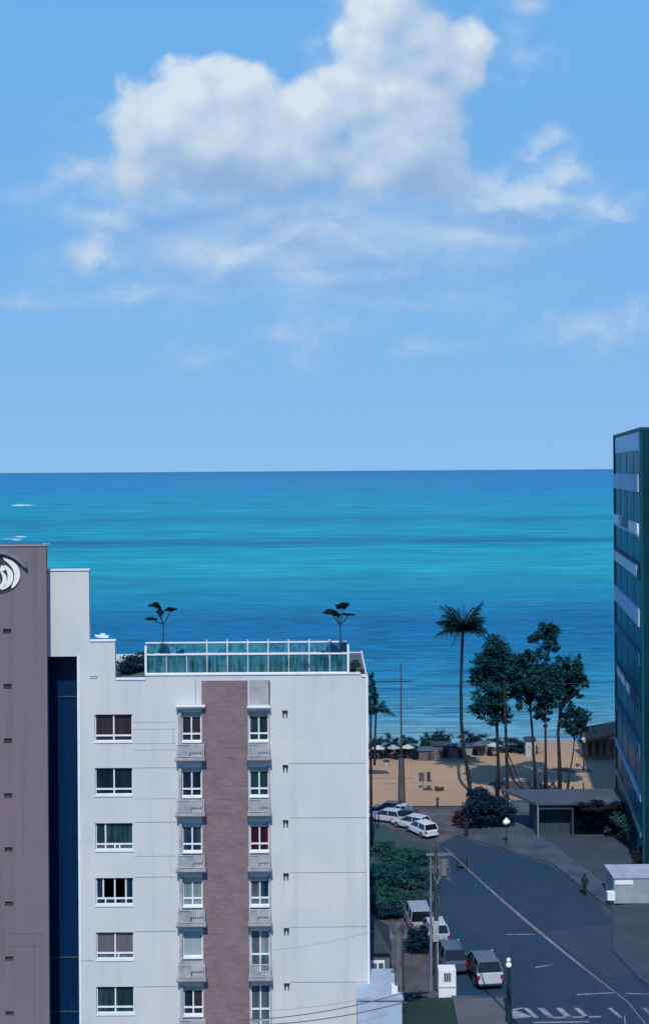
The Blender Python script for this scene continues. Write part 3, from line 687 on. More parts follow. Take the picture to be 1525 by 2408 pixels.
# ------------------------------------------------------------------ mauve tower with the emblem
D2 = 66.7; S2 = F/D2
def mauve_tower():
    o = thing('apartment_tower', 'plain mauve rendered tower with a white shell emblem and small square vents', 'building', (0, D2, 0))
    X = lambda u: u/S2; Z = lambda v: H-v/S2
    vents = [374, 504, 632, 761, 888, 1016, 1145, 1274]
    x0, x1, xr = X(-757.5), X(-738.5), X(-655); zt = Z(174); w = MB(); dp = .25; xl = X(-1050)
    w.skew(xl, xr, dp, 2.5, 0, zt-.002, xl*1.2, xr*(1+2.5/D2)-.2)
    edges = [0]; 
    for v in reversed(vents): edges += [Z(v+6), Z(v-6)]
    edges.append(zt)
    w.add([(xl,0,0),(x0,0,0),(x0,0,zt),(xl,0,zt)], [(0,1,2,3)]); w.add([(x1,0,0),(xr,0,0),(xr,0,zt),(x1,0,zt)], [(0,1,2,3)])
    for i in range(0, len(edges), 2):
        a, b = edges[i], edges[i+1]; w.add([(x0,0,a),(x1,0,a),(x1,0,b),(x0,0,b)], [(0,1,2,3)])
    for i in range(1, len(edges)-1, 2):
        a, b = edges[i], edges[i+1]
        for q in ([(x0,0,a),(x1,0,a),(x1,dp,a),(x0,dp,a)], [(x0,0,b),(x1,0,b),(x1,dp,b),(x0,dp,b)], [(x0,0,a),(x0,0,b),(x0,dp,b),(x0,dp,a)], [(x1,0,a),(x1,0,b),(x1,dp,b),(x1,dp,a)]): w.add(q, [(0,1,2,3)])
    w.add([(xr,0,0),(xr,dp,0),(xr,dp,zt),(xr,0,zt)], [(0,1,2,3)]); w.add([(xl,0,zt),(xr,0,zt),(xr,dp,zt),(xl,dp,zt)], [(0,1,2,3)])
    part('wall', w, M['mauve'], o)
    part('coping', MB().box(xl, -.05, zt+.002, xr+.03, .4, zt+.05), mat('grey_coping', (.30,.29,.33), .8, .1, 2), o)
    for v in vents:
        f = MB(); a, b = Z(v+6), Z(v-6); f.box(x0, .16, a, x1, .2, b)
        k = part('vent', f, mat('vent_dark', (.035,.038,.050), .7, .2, 3) if v == 374 else M['dark'] if False else VM, o)
        g_ = MB()
        for i in range(3): g_.box(x0+.02, .10, a+.05+i*.075, x1-.02, .15, a+.08+i*.075)
        part('slat', g_, mat_slat, k, each=True)
    jn = MB(); 
    for v in (1085, 1115): jn.box(X(-762), -.005, Z(v+1), X(-668), -.001, Z(v))
    for u in (-690, -672): jn.box(X(u), -.005, 0, X(u+1), -.001, Z(1085))
    part('render_joint', jn, mat('mauve_joint', (.12,.10,.12), .9, .1, 2), o, each=True)
    # emblem: nested white shell crescents under an arched hood
    cx, cz = X(-768), Z(240)
    def cres(r0x, r0z, r1x, r1z, a0, a1, ox, oz, n=22, y0=-.09, y1=-.02):
        mb = MB(); A = []; B = []
        for i in range(n+1):
            a = R(a0+(a1-a0)*i/n); tpr = math.sin(math.pi*i/n)**.45
            ro = (r0x/S2, r0z/S2); ri = (r0x-(r0x-r1x)*tpr)/S2, (r0z-(r0z-r1z)*tpr)/S2
            A.append((cx+ox/S2+ro[0]*math.cos(a), cz+oz/S2+ro[1]*math.sin(a))); B.append((cx+ox/S2+ri[0]*math.cos(a), cz+oz/S2+ri[1]*math.sin(a)))
        for i in range(n):
            q = [A[i], A[i+1], B[i+1], B[i]]
            vs = [(p[0], y0, p[1]) for p in q]+[(p[0], y1, p[1]) for p in q]
            mb.add(vs, [(0,1,2,3),(4,5,6,7),(0,1,5,4),(2,3,7,6)])
        return mb
    disc = MB(); pts = [(cx+52/S2*math.cos(R(a)), cz-2/S2+44/S2*math.sin(R(a))) for a in range(0, 360, 12)]; n = len(pts)
    disc.add([(p[0], -.018, p[1]) for p in pts]+[(p[0], -.001, p[1]) for p in pts], [tuple(range(n)), tuple(range(n, 2*n))]+[(i, (i+1) % n, n+(i+1) % n, n+i) for i in range(n)])
    em = part('emblem', disc, mat('emblem_navy', (.035,.040,.065), .6, .1, 3), o, 'dark round emblem with white shell crescents')
    mw = mat('emblem_white', (.86,.86,.80), .5, .04, 3); s = MB()
    for c in (cres(52, 42, 38, 30, -52, 78, 0, 0), cres(36, 31, 23, 22, -78, 66, 0, -6), cres(21, 22, 10, 12, -150, 75, 0, -13), cres(9, 9, 1, 1, -180, 180, -4, -17), cres(20, 9, 4, 2, -170, 60, -2, 14)):
        s.add(c.v, c.f)
    part('shell_mark', s, mw, em)
    h = cres(74, 58, 62, 50, 15, 130, -2, 0, y0=-.28, y1=-.002)
    part('arched_hood', h, mat('hood_grey', (.20,.20,.24), .8, .1, 3), em)
VM = mat('vent_shade', (.060,.056,.066), .8, .2, 3); mat_slat = mat('vent_slat', (.10,.095,.11), .8, .1, 3)
mauve_tower()

# ------------------------------------------------------------------ glass tower on the right
def glass_tower():
    A = Vector((26.3, 115.7, 0)); dirv = Vector((-3.0, -21.9, 0)).normalized(); nrm = Vector((-21.9, 3.0, 0)).normalized()
    ang = math.atan2(dirv.y, dirv.x); o = thing('glass_tower', 'tall teal glass tower with pale horizontal bands at the right edge', 'building', A)
    o.rotation_euler = (0, 0, ang)           # local +x runs along the street face towards the camera, local -y is outwards
    Lf = 22.1; ht = 32.9; T = MB()
    inv = Matrix.Rotation(-ang, 3, 'Z')
    out = -1 if (inv @ nrm).y < 0 else 1     # outward sign in local y
    def B(mb, x0, x1, y0, y1, z0, z1): return mb.box(x0, min(out*y0, out*y1), z0, x1, max(out*y0, out*y1), z1)
    m = bpy.data.materials.new('curtain_glass'); m.use_nodes = True; t = NT(m.node_tree); b = t.n['Principled BSDF']
    tc = t.new('ShaderNodeTexCoord'); V = tc.outputs['Object']
    c = t.mix(t.rng(t.noise(t.v('MULTIPLY', V, (.25, .3, .12)), 1.0, 3, .5), .35, .65), (.001,.135,.19,1), (.001,.095,.19,1))
    br = t.new('ShaderNodeTexBrick'); sp = t.new('ShaderNodeSeparateXYZ'); t.l.new(V, sp.inputs[0]); cb = t.new('ShaderNodeCombineXYZ')
    t.l.new(sp.outputs[0], cb.inputs[0]); t.l.new(sp.outputs[2], cb.inputs[1]); t.l.new(cb.outputs[0], br.inputs['Vector'])
    br.offset = 0; br.inputs['Scale'].default_value = 1; br.inputs['Brick Width'].default_value = 1.36; br.inputs['Row Height'].default_value = 3.33; br.inputs['Mortar Size'].default_value = .02
    br.inputs['Color1'].default_value = (1,1,1,1); br.inputs['Color2'].default_value = (.9,.94,.97,1); br.inputs['Mortar'].default_value = (.85,.88,.9,1)
    c = t.mix(1, c, br.outputs[0], 'MULTIPLY'); t.l.new(c, b.inputs['Base Color'])
    b.inputs['Roughness'].default_value = .35; b.inputs['Specular IOR Level'].default_value = .12
    core = MB(); B(core, 0, Lf, 0, -14, 0, ht); part('glass_skin', core, m, o)
    mt = mat('teal_frame', (.008,.07,.10), .5, .15, 1, spec=.2); mp = mat('pale_band', (.42,.62,.80), .6, .15, .6, spec=.2)
    fr = MB(); B(fr, -.15, .55, 0.0, .12, 0, ht+.12); B(fr, Lf-.5, Lf+.06, .003, .12, 0, ht+.12); B(fr, .56, Lf-.51, .003, .1, ht-.1, ht+.12)
    B(fr, Lf+.003, Lf+.06, -.0, -14, ht-.1, ht+.12)
    part('corner_frame', fr, mt, o, each=True)
    cap = MB(); B(cap, 1.6, Lf-.55, .003, .09, ht-1.55, ht-.2); part('top_panel', cap, mat('cap_panel', (.50,.70,.88), .5, .08, .4), o)
    bz = [(28.9, 1.3, 1), (25.5, .9, 2), (22.3, 1.2, 3), (18.9, 1.3, 1), (15.8, .8, 4), (12.4, 1.0, 5), (9.0, .9, 4), (5.5, .4, 6), (2.8, .3, 7)]
    pd = mat('teal_band', (.03,.20,.28), .6, .15, .6, spec=.2); py = mat('yellow_band', (.32,.42,.30), .6, .15, .6); pw = mat('white_balcony', (.7,.85,.95), .6, .1, 2)
    for z, h, k in bz:
        q = MB(); x0 = 1.3
        if k == 2: B(q, x0, Lf-.55, .003, .25, z-.55, z-.35)
        elif k == 7 or k == 6: B(q, x0-.5, Lf-.55, .003, .2, z-h/2, z+h/2)
        else: B(q, x0, Lf-.55, .003, .25, z-h/2, z+h/2)
        bd = part('floor_band', q, {1: mp, 2: mp, 3: mt, 4: pd, 5: mt, 6: mp, 7: py}[k], o)
        w = MB()
        if k == 2:
            B(w, 1.9, 7, .003, .3, z-.34, z+.45); B(w, 15, Lf-.6, .003, .3, z-.34, z+.4)
        if k == 3:
            xx = 1.0; r_ = random.Random(2)
            while xx < Lf-1.5: d = r_.uniform(.6, 1.6); B(w, xx, xx+d, .252, .3, z-.42, z+.42); xx += d+r_.uniform(.25, .6)
        if k == 5:
            for xx in (4.5, 8, 12): B(w, xx, xx+3, .252, .3, z-.35, z+.35)
        if k in (2, 3, 5): part('balcony_screen', w, pw, bd, each=True)
    ml = MB()
    for i in range(4, 16, 4): B(ml, i*1.36-.03, i*1.36+.03, .001, .025, 0, ht-1.6)
    part('mullion', ml, mat('mullion_teal', (.004,.07,.12), .5, .1, 1, spec=.2), o, each=True)
    part('front_glass_dimmed', MB().box(Lf+.001, min(-out*.06, -out*13.9), 0, Lf+.05, max(-out*.06, -out*13.9), ht-.15), mat('front_glass_dimmed', (.002,.040,.062), .4, .2, .3, spec=.2), o)  # darker glass laid over the front, its sunlight toned down by colour
    # front face towards the camera
    f2 = MB()
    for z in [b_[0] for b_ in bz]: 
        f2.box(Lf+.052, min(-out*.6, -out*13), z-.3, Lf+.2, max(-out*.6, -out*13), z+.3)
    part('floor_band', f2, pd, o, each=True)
glass_tower()

# ------------------------------------------------------------------ low buildings
def pavilion():
    f0, f1 = gp(1262, 1962), gp(1474, 1986); a = gp(1262, 1972); o = thing('flat_roof_pavilion', 'low concrete pavilion with a flat pale roof and a dark open bay', 'building', (0, 0, 0))
    zt = 2.75; y0 = 103.6; x0 = (1262-CX-6)/F*(y0); x1 = (1470-CX-6)/F*y0; xm = (1345-CX-6)/F*y0
    part('roof', MB().skew(x0-.15, x1, y0-.3, y0+4.0, zt, zt+.22, x0-2.2, x1+.4), M['lotroof'], o)
    w = MB(); w.box(x0, y0, .1, x0+.2, y0+3.8, zt-.002); w.box(x0+.2, y0+1.2, .1, xm, y0+1.4, zt-.002); w.box(xm, y0, .1, xm+.12, y0+3.5, zt-.002); w.box(x0, y0+3.8, .1, x1, y0+3.95, zt-.002)
    w.box(x0+.2, y0-.05, zt-.42, xm, y0+.1, zt-.003)
    part('wall', w, M['pave_dk'], o)
    part('bay_shade_block', MB().box(xm+.13, y0+.6, .1, x1+.15, y0+3.4, zt-.01), mat('bay_shade', (.0018,.004,.014), .9, .2, 2, spec=.05), o)  # solid near-black block, painting the shade inside the opening
    part('post', MB().tube([(x0+.05, y0-.25, .1), (x0+.05, y0-.25, zt-.003)], .05, 6), M['steel'], o)
M['lotroof'] = mat('pale_roof', (.060,.092,.135), .9, .15, .5)
pavilion()
def guard_house():
    y0 = 87.5; X = lambda x: (x-CX-6.5)/F*y0; zt = H-(2066-HY+4.5)/F*y0
    o = thing('guard_house', 'low pale grey flat block at the street corner under the glass tower', 'building', (0, 0, 0))
    mb = MB().box(X(1442), y0, .12, X(1600), y0+2.6, zt); part('wall', mb, mat('pale_block', (.31,.36,.42), .85, .12, .8, bump=.2, lines=(.3,.3,.1)), o, bevel=.03)
    part('coping', MB().box(X(1440), y0-.08, zt+.003, X(1600), y0+2.7, zt+.12), M['trim2'], o)
    part('nameplate', MB().box(X(1445), y0-.05, zt-.42, X(1487), y0-.002, zt-.14), M['trim'], o)
M['trim2'] = mat('pale_coping', (.36,.42,.50), .8, .1, 1)
guard_house()
def street_box():
    p = gp(1436, 2136); o = thing('meter_box', 'small white box on a short dark post beside the pale corner block', 'utility box', p)
    part('box', MB().box(-.28, -.2, .55, .25, .2, 1.15), M['trim'], o, bevel=.04); part('post', MB().tube([(0,0,0),(0,0,.55)], .12, 8), M['dark'], o)
street_box()
def annex():
    o = thing('annex', 'low white annex with a pale flat roof against the foot of the apartment block', 'building', (0, 0, 0)); y0 = 65.6
    X = lambda x: (x-CX-8.5)/F*y0; Z = lambda y: H-(y-HY+1)/F*y0
    part('wall', MB().skew(X(840), X(945), y0, y0+3.6, 0, Z(2352), X(840), X(934)), mat('annex_wall', (.42,.54,.68), .85, .1, .5, spec=.2), o, bevel=.02)
    part('roof', MB().skew(X(838), X(948), y0-.1, y0+3.8, Z(2352)+.003, Z(2352)+.12, X(838), X(933)), mat('annex_roof', (.36,.46,.58), .85, .1, .5), o)
    part('roof_hatch', MB().box(X(922), y0+.5, Z(2352)+.123, X(936), y0+1.1, Z(2352)+.42), M['trim'], o)
annex()
def small_house():
    y0 = 73.6; X = lambda x: (x-CX-8)/F*y0; o = thing('small_house', 'small grey house with a dark pitched roof squeezed behind the white annex', 'house', (0, 0, 0))
    part('wall', MB().box(X(850), y0, 0, X(916), y0+4, 2.2), mat('house_grey', (.12,.145,.18), .9, .2, .8), o)
    zt = 2.2; r_ = MB(); a, b = X(846), X(922)
    r_.add([(a,y0-.3,zt),(b,y0-.3,zt),(b,y0+4.3,zt),(a,y0+4.3,zt),(a,y0+2,zt+1.3),(X(876),y0+2,zt+1.3)], [(0,1,5,4),(1,2,5),(2,3,4,5),(3,0,4),(0,3,2,1)])
    part('roof', r_, M['dark'], o)
    w = part('window', MB().box(X(872), y0-.06, .5, X(904), y0-.002, 1.7), M['trim'], o)
    for i in range(2): part('pane', MB().box(X(875+i*15), y0-.075, .62, X(886+i*15), y0-.062, 1.55), P['slate'], w)
small_house()

# ------------------------------------------------------------------ cars
PAINT = {}
def paint(c, r=.25):
    if c not in PAINT: PAINT[c] = mat('car_paint_'+str(len(PAINT)), c, r, .05, 1.2, spec=.5)
    return PAINT[c]
def loft(mb, secs):
    """secs: list of (y, halfwidth, zbot, ztop, round)"""
    vs = []; K = 10
    for (y, w, a, b, r_) in secs:
        vs += [(-w+r_,y,a),(w-r_,y,a),(w,y,a+r_),(w+.0,y,(a+b)/2),(w-.02,y,b-r_),(w-r_,y,b),(0,y,b+.02),(-w+r_,y,b),(-w+.02,y,b-r_),(-w,y,(a+b)/2)]
        vs.append((-w,y,a+r_))
    K = 11; fs = []
    for i in range(len(secs)-1):
        for k in range(K): fs.append((i*K+k, i*K+(k+1) % K, (i+1)*K+(k+1) % K, (i+1)*K+k))
    fs += [tuple(range(K))[::-1], tuple((len(secs)-1)*K+k for k in range(K))]
    return mb.add(vs, fs)
def car(name, label, cat, pos, rz_, col, scale=1.0, kind='hatch', tailcol=None, group=None):
    o = thing(name, label, cat, pos, rz_, group); o.scale = (scale,)*3; pm = paint(col); h = {'hatch': 1.48, 'suv': 1.72, 'sedan': 1.44, 'van': 1.9}[kind]
    low = MB(); zt = {'hatch': .92, 'suv': 1.05, 'sedan': .90, 'van': 1.1}[kind]
    loft(low, [(-2.12,.72,.36,zt-.22,.08),(-2.04,.84,.28,zt-.04,.1),(-1.3,.88,.22,zt,.1),(.6,.88,.22,zt,.1),(1.0,.87,.22,zt-.03,.1),(1.8,.82,.26,zt-.14,.12),(2.1,.68,.34,zt-.30,.1)])
    bd = part('body', low, pm, o, smooth=False, bevel=.03)
    yb, yf, tb, tf = (-2.0, .95, -1.72, .1)
    if kind == 'sedan': yb, tb = -1.45, -.95
    if kind == 'van': tb, tf, yf = -1.9, .5, 1.1
    wb, wt = .82, .66 if kind != 'van' else .74
    g_ = MB().add([(-wb,yb,zt-.02),(wb,yb,zt-.02),(wb,yf,zt-.02),(-wb,yf,zt-.02),(-wt,tb,h-.05),(wt,tb,h-.05),(wt,tf,h-.05),(-wt,tf,h-.05)], [(0,3,2,1),(4,5,6,7),(0,1,5,4),(1,2,6,5),(2,3,7,6),(3,0,4,7)])
    part('window', g_, M['carglass'], o)
    rf = MB().add([(-wt-.02,tb-.04,h-.06),(wt+.02,tb-.04,h-.06),(wt+.02,tf+.03,h-.06),(-wt-.02,tf+.03,h-.06),(-wt+.05,tb+.05,h),(wt-.05,tb+.05,h),(wt-.05,tf-.08,h),(-wt+.05,tf-.08,h)], [(0,3,2,1),(4,5,6,7),(0,1,5,4),(1,2,6,5),(2,3,7,6),(3,0,4,7)])
    for sx in (-1, 1):
        rf.tube([(sx*wb,yb,zt-.02),(sx*wt,tb,h-.05)], .05, 5); rf.tube([(sx*wb,yf,zt-.02),(sx*wt,tf,h-.05)], .04, 5)
        ym = (yb+yf)/2-.1; rf.tube([(sx*wb,ym,zt-.02),(sx*(wt),ym,h-.05)], .04, 5)
    part('roof', rf, paint((.10,.13,.18)) if tailcol and kind == 'suv' and col[0] < .01 else paint(tailcol) if tailcol else pm, o)
    if tailcol:
        tg = MB().add([(-.72,-2.16,.42),(.72,-2.16,.42),(.82,-2.10,zt),(-.82,-2.10,zt),(-.72,-2.05,.42),(.72,-2.05,.42),(.80,-2.0,zt+.04),(-.80,-2.0,zt+.04)], [(0,1,2,3),(4,5,6,7),(0,1,5,4),(1,2,6,5),(2,3,7,6),(3,0,4,7)])
        part('tailgate', tg, paint(tailcol), o)
    for sx in (-1, 1):
        for y in (-1.3, 1.35):
            w = part('wheel', MB().tube([(sx*.70,y,.32),(sx*.90,y,.32)], .32, 14), M['tyre'], o)
            part('rim', MB().tube([(sx*.90,y,.32),(sx*.915,y,.32)], .19, 10), M['rim'], w)
        part('tail_lamp', MB().box(sx*.74-.09, -2.17, zt-.30, sx*.74+.09, -2.02, zt-.08), M['tail'], o)
        part('headlight', MB().box(sx*.62-.13, 1.9, zt-.40, sx*.62+.13, 2.1, zt-.26), M['head'], o)
    part('bumper', MB().box(-.74, -2.2, .32, .74, -2.06, .46), M['dark'] if col[0] < .3 else pm, o, bevel=.03)
    return o
wht, nvy, dgr, bgr, slv = (.40,.46,.53), (.004,.008,.020), (.02,.025,.035), (.06,.09,.14), (.40,.44,.50)
yaw = R(6)
def on(x, y, z=.02): p = gp(x, y); p.z = z; return p
c1 = on(1134,2300)
car('parked_car', 'dark navy estate car with a white tailgate, nearest the camera beside the white cabinet', 'car', c1, yaw, nvy, .92, 'suv', (.46,.51,.57))
car('parked_car', 'dark blue-grey car parked left of the white-tailed car', 'car', c1+V3((-1.75,2.0,0)), yaw, bgr, .86, 'suv')
car('parked_car', 'car with a pale roof, farthest of the three parked by the white cabinet', 'car', c1+V3((-2.3,6.3,0)), yaw, (.05,.07,.10), .80, 'suv', (.40,.45,.50))
car('parked_van', 'grey van behind the thin pale pole on the vacant lot', 'van', on(982,2180, .012), R(4), (.24,.28,.34), .84, 'van')
grp = 'cars parked at the end of the green lot'
for (x, y, rz_, c, k, lab, s) in [
    (912,1915,R(70),nvy,'hatch','dark hatchback at the back left of the cars by the sand', .9), (936,1921,R(78),wht,'sedan','white sedan nearest the sand, in front of the tall pole', .9),
    (906,1932,R(62),slv,'hatch','silver hatchback half hidden behind the apartment block corner', .9), (952,1934,R(75),dgr,'sedan','black sedan between the silver hatchback and the white cars', .95),
    (966,1948,R(52),wht,'hatch','white hatchback second from the road among the cars by the sand', .95), (990,1962,R(28),(.55,.60,.68),'hatch','white hatchback closest to the road, at the edge of the green lot', .95)]:
    car('parked_car', lab, 'car', on(x, y, .03), rz_, c, s*.82, k, None, grp)

# ------------------------------------------------------------------ poles, lamps, wires, cabinet
def catenary(a, b, sag, n=24): return [a.lerp(b, i/n)-V3((0, 0, sag*4*(i/n)*(1-i/n))) for i in range(n+1)]
def utility_pole():
    b = gp(1026, 2330); o = thing('utility_pole', 'utility pole with a transformer and tangled wires at the kerb left of the road', 'utility pole', b)
    top = at(1024, 1992, b.y)-b
    part('pole', MB().tube([(0,0,0), (0,0,top.z)], [.17, .10], 8), mat('pole_dark', (.035,.055,.08), .9, .2, 1.5), o)
    part('conduit', MB().tube([(-.32,-.05,0), (-.30,-.05,top.z*.93)], [.10, .055], 7), mat('conduit_pale', (.17,.23,.33), .6, .2, .5), o)
    part('cable_box', MB().box(-.22,-.28,2.9,.12,-.12,4.05), mat('box_cream', (.42,.46,.42), .7, .2, 2), o, bevel=.02)
    part('riser', MB().box(.02,-.22,.4,.10,-.171,2.9), mat('riser_cream', (.30,.34,.33), .7, .2, 2), o)
    ca = MB().box(-.55, -.06, top.z-.5, 1.0, .06, top.z-.38).box(-.4, -.06, top.z-1.2, .7, .06, top.z-1.1)
    part('crossarm', ca, M['concrete'], o)
    tf = MB().tube([(.45,0,top.z-1.6),(.45,0,top.z-.75)], .2, 10); part('transformer', tf, M['concrete'], o)
    r_ = random.Random(3); cl = MB()
    for _ in range(16):
        a = V3((r_.uniform(-.4,.9), r_.uniform(-.2,.2), top.z-r_.uniform(.2,1.3))); c = V3((r_.uniform(-.2,.9), r_.uniform(-.3,.3), top.z-r_.uniform(.8,2.2)))
        cl.tube(catenary(a, c, r_.uniform(.1,.5), 8), .018, 4)
    part('wire_coil', cl, M['wire_pale'], o)
    return b+V3((.6, 0, top.z-.2))
pt = utility_pole()
pa, pb_ = at(1046, 1994, pt.y), at(1475, 2357, 52.0); pc_ = at(1640, 2560, 45)
cab = catenary(pa, pb_, .25); seg2 = [pb_.lerp(pc_, i/6) for i in range(1, 7)]
tag(MB().tube(cab+seg2, [.022+.050*math.sin(math.pi*min(1, i/26))**2 for i in range(len(cab+seg2))], 6).build('overhead_cable', M['wire_pale']), 'thick pale cable bundle slanting over the road from the kerb pole to the lower right', 'cable')
def old_pole():
    b = at(936, 2172, 66.5); z = b.z; b.z = 0; o = thing('concrete_pole', 'weathered concrete pole beside the small grey house at lower left of the street', 'utility pole', b)
    part('pole', MB().tube([(0,0,0),(0,0,z)], [.27,.17], 8), mat('pole_conc', (.15,.17,.19), .95, .3, 2, bump=.5), o)
    part('conduit', MB().tube([(.28,0,0),(.24,0,z*.97)], .04, 6), M['dark'], o)
    c = MB().box(-.45,-.05,z-.75,.45,.05,z-.62); part('crossarm', c, M['concrete'], o)
    for x in (-.38,.38): part('insulator', MB().tube([(x,0,z-.62),(x,0,z-.42)], .05, 6), M['concrete'], o)
    return b
old_pole()
for (a, b, sag, r_, lab) in [((560,2400,57),(952,2334,57),.25,.020,'dark overhead wire crossing the foot of the block, upper of the two'),
                              ((560,2412,57),(952,2357,57),.25,.022,'dark overhead wire crossing the foot of the block, lower of the two'),
                              ((640,2377,58),(870,2347,58),.08,.007,'very thin wire above the two dark wires at the foot of the block'),
                              ((644,2234,60),(905,2182,60),.15,.006,'thin pale wire rising over the lower right of the block'),
                              ((1195,1603,112),(870,1603,112),.3,.018,'faint wire between the far pole and the tree cluster'),
                              ((1250,1603,115),(1447,1603,115),.2,.02,'dark wire from the tree cluster to the glass tower, lower'),
                              ((1340,1472,115),(1449,1472,115),.1,.014,'dark wire to the glass tower, higher')]:
    tag(MB().tube(catenary(at(*a), at(*b), sag), r_, 5).build('overhead_wire', M['wire']), lab, 'wire', 'overhead wires')
def far_pole():
    b = gp(944, 1893); d = b.y; o = thing('tall_pole', 'tall grey pole on the sand with a thin mast and crossarm above', 'utility pole', b)
    z1 = (at(941,1785,d)-b).z; z2 = (at(940,1560,d)-b).z; za = (at(940,1603,d)-b).z
    part('pole', MB().tube([(0,0,0),(0,0,z1)], [.36,.26], 9), mat('far_pole', (.095,.085,.095), .9, .2, 1), o)
    part('mast', MB().tube([(0,0,z1),(0,0,z2)], [.09,.05], 6), M['wire'], o)
    part('crossarm', MB().box(-2.9,-.05,za-.05,1.05,.05,za+.05), M['wire'], o)
    part('crossarm', MB().box(-2.2,-.05,za-2.75,.0,.05,za-2.69), M['wire'], o)
far_pole()
def cabinet():
    b = gp(1050, 2342); o = thing('utility_cabinet', 'white rendered utility cabinet with a louvred opening at the edge of the lawn', 'cabinet', b)
    part('cabinet', MB().box(-.5,-.35,.0,.5,.4,1.62), M['trim'], o, bevel=.03)
    f = part('vent', MB().box(-.2,-.38,.95,.22,-.352,1.45), M['rail'], o)
    s = MB(); 
    for x in (-.12,.0,.12): s.box(x-.03,-.4,1.0,x+.03,-.381,1.4)
    part('slat', s, M['dark'], f, each=True)
    part('ledge', MB().box(-.53,-.385,.60,.53,-.352,.66), M['slab'], o)
cabinet()
def lamp(label, foot, top, n, r0, globes):
    b = gp(*foot); d = b.y; z = (at(*top, d)-b).z; o = thing('street_lamp', label, 'street lamp', b, 0, 'white globe street lamps')
    part('post', MB().tube([(0,0,0),(0,0,z*.12),(0,0,z*.13),(0,0,z-.15)], [r0*1.6,r0*1.5,r0,r0*.7], 8), M['lamppost'], o)
    for (dx, dz, r_) in globes: part('globe', MB().ball((dx,0,z+dz), r_, 12, 8), M['globe'], o, smooth=True)
    a = MB().tube([(-.1,0,z-.2),(.12,0,z-.2)], .04, 6); part('bracket', a, M['lamppost'], o)
M['lamppost'] = mat('lamp_post', (.010,.025,.045), .6, .2, 2)
lamp('street lamp with a white double globe in front of the dark round bush', (1190,1990), (1187,1934), 2, .05, [(-.05,0,.23),(.14,.03,.17),(.02,.22,.13)])
lamp('street lamp with two stacked white globes by the parked cars', (1196,2408), (1188,2268), 2, .13, [(0,-.05,.16),(.0,.22,.12)])

# ------------------------------------------------------------------ trees
palm('coconut_palm', 'tallest palm, standing alone left of the tree cluster', (1106,1868), [(1100,1820),(1090,1765),(1084,1700),(1083,1620),(1085,1540)], (1088,1480), None, .20, 42, 3.7, 21, up=1.1, width=.7)
tree('beach_tree', 'broad dark two-tiered tree at the left of the tree cluster', (1170,1880), [(1171,1800),(1168,1700),(1166,1600)], [(1165,1540,40,42,1400),(1140,1570,40,26,800),(1190,1590,30,34,800),(1150,1655,46,34,1300),(1175,1690,30,22,500),(1128,1598,32,13,380),(1124,1658,28,14,350),(1150,1535,24,20,350),(1185,1545,22,26,400),(1160,1610,40,22,600)], None, .20, M['leaf'], .30, 31, group='beach front trees')
tree('beach_tree', 'tree with a full crown in the middle of the cluster over a curved trunk', (1260,1872), [(1256,1800),(1250,1710),(1244,1640)], [(1232,1575,36,48,1500),(1255,1610,28,40,900),(1222,1630,24,34,700),(1240,1545,22,20,300)], None, .17, M['leaf'], .30, 32, group='beach front trees')
tree('beach_tree', 'tree with a small crown rising highest above the cluster', (1280,1876), [(1281,1780),(1281,1690),(1279,1600),(1286,1540)], [(1288,1482,24,22,500),(1275,1500,30,22,500),(1300,1505,20,25,400),(1280,1535,20,22,180)], None, .13, M['leaf'], .28, 33, group='beach front trees')
tree('beach_tree', 'dense low crowned tree in front of the highest tree of the cluster', (1284,1882), [(1282,1800),(1281,1720),(1280,1650)], [(1278,1600,40,38,1400),(1290,1640,34,28,900),(1270,1670,26,20,400),(1282,1695,10,14,120)], None, .14, M['leaf'], .28, 37, group='beach front trees')
tree('beach_tree', 'tree with a spiky crown at the right of the cluster', (1315,1874), [(1314,1800),(1310,1720),(1318,1650)], [(1330,1580,32,40,1200),(1350,1600,26,34,800),(1342,1640,24,24,400),(1375,1608,16,6,70),(1362,1560,10,18,120),(1320,1560,12,22,160)], None, .22, M['leaf'], .28, 34, group='beach front trees')
tree('beach_tree', 'smallest tree of the cluster, with a round low crown, nearest the glass tower', (1330,1870), [(1338,1820),(1348,1770),(1350,1730)], [(1346,1690,36,26,900),(1340,1715,26,18,500),(1360,1705,24,20,400)], None, .10, M['leaf'], .26, 35, group='beach front trees')
tree('beach_tree', 'thin slanting sapling between the small round tree and the kiosk', (1372,1812), [(1371,1780),(1368,1750)], [(1366,1738,10,12,120)], None, .08, M['leaf'], .22, 36, group='beach front trees')
def trunk_pole():
    b = gp(1192, 1898); d = b.y; o = thing('leaning_pole', 'dark pole with a forked stay leaning away from the left tree of the cluster', 'pole', b)
    P_ = lambda x, y: at(x, y, d)-b
    part('pole', MB().tube([(0,0,0), P_(1191,1800), P_(1184,1600)], [.17,.15,.10], 7), M['darkbark'], o)
    part('stay', MB().tube([P_(1191,1790), P_(1206,1835), P_(1240,1868)], [.13,.10,.08], 6), M['darkbark'], o)
    part('stay', MB().tube([P_(1188,1760), P_(1215,1825), P_(1238,1868)], [.06,.05,.04], 5), M['darkbark'], o)
trunk_pole()
def awn():
    a, b = gp(1238, 1872), gp(1305, 1914); tag(MB().tube([a+V3((0,0,.6)), a.lerp(b,.5)+V3((0,0,.8)), b+V3((0,0,2.8))], .06, 5).build('guy_wire', M['darkbark']), 'dark guy wire running from the leaning stay down to the pavilion roof', 'wire')
awn()
tree('beach_tree', 'dark narrow conifer half hidden behind the right corner of the apartment block', (872,1800), [(872,1720),(872,1600)], [(872,1610,7,30,260),(874,1650,14,34,500),(878,1625,10,30,200)], 100, .12, M['leaf'], .2, 41, cat='conifer')
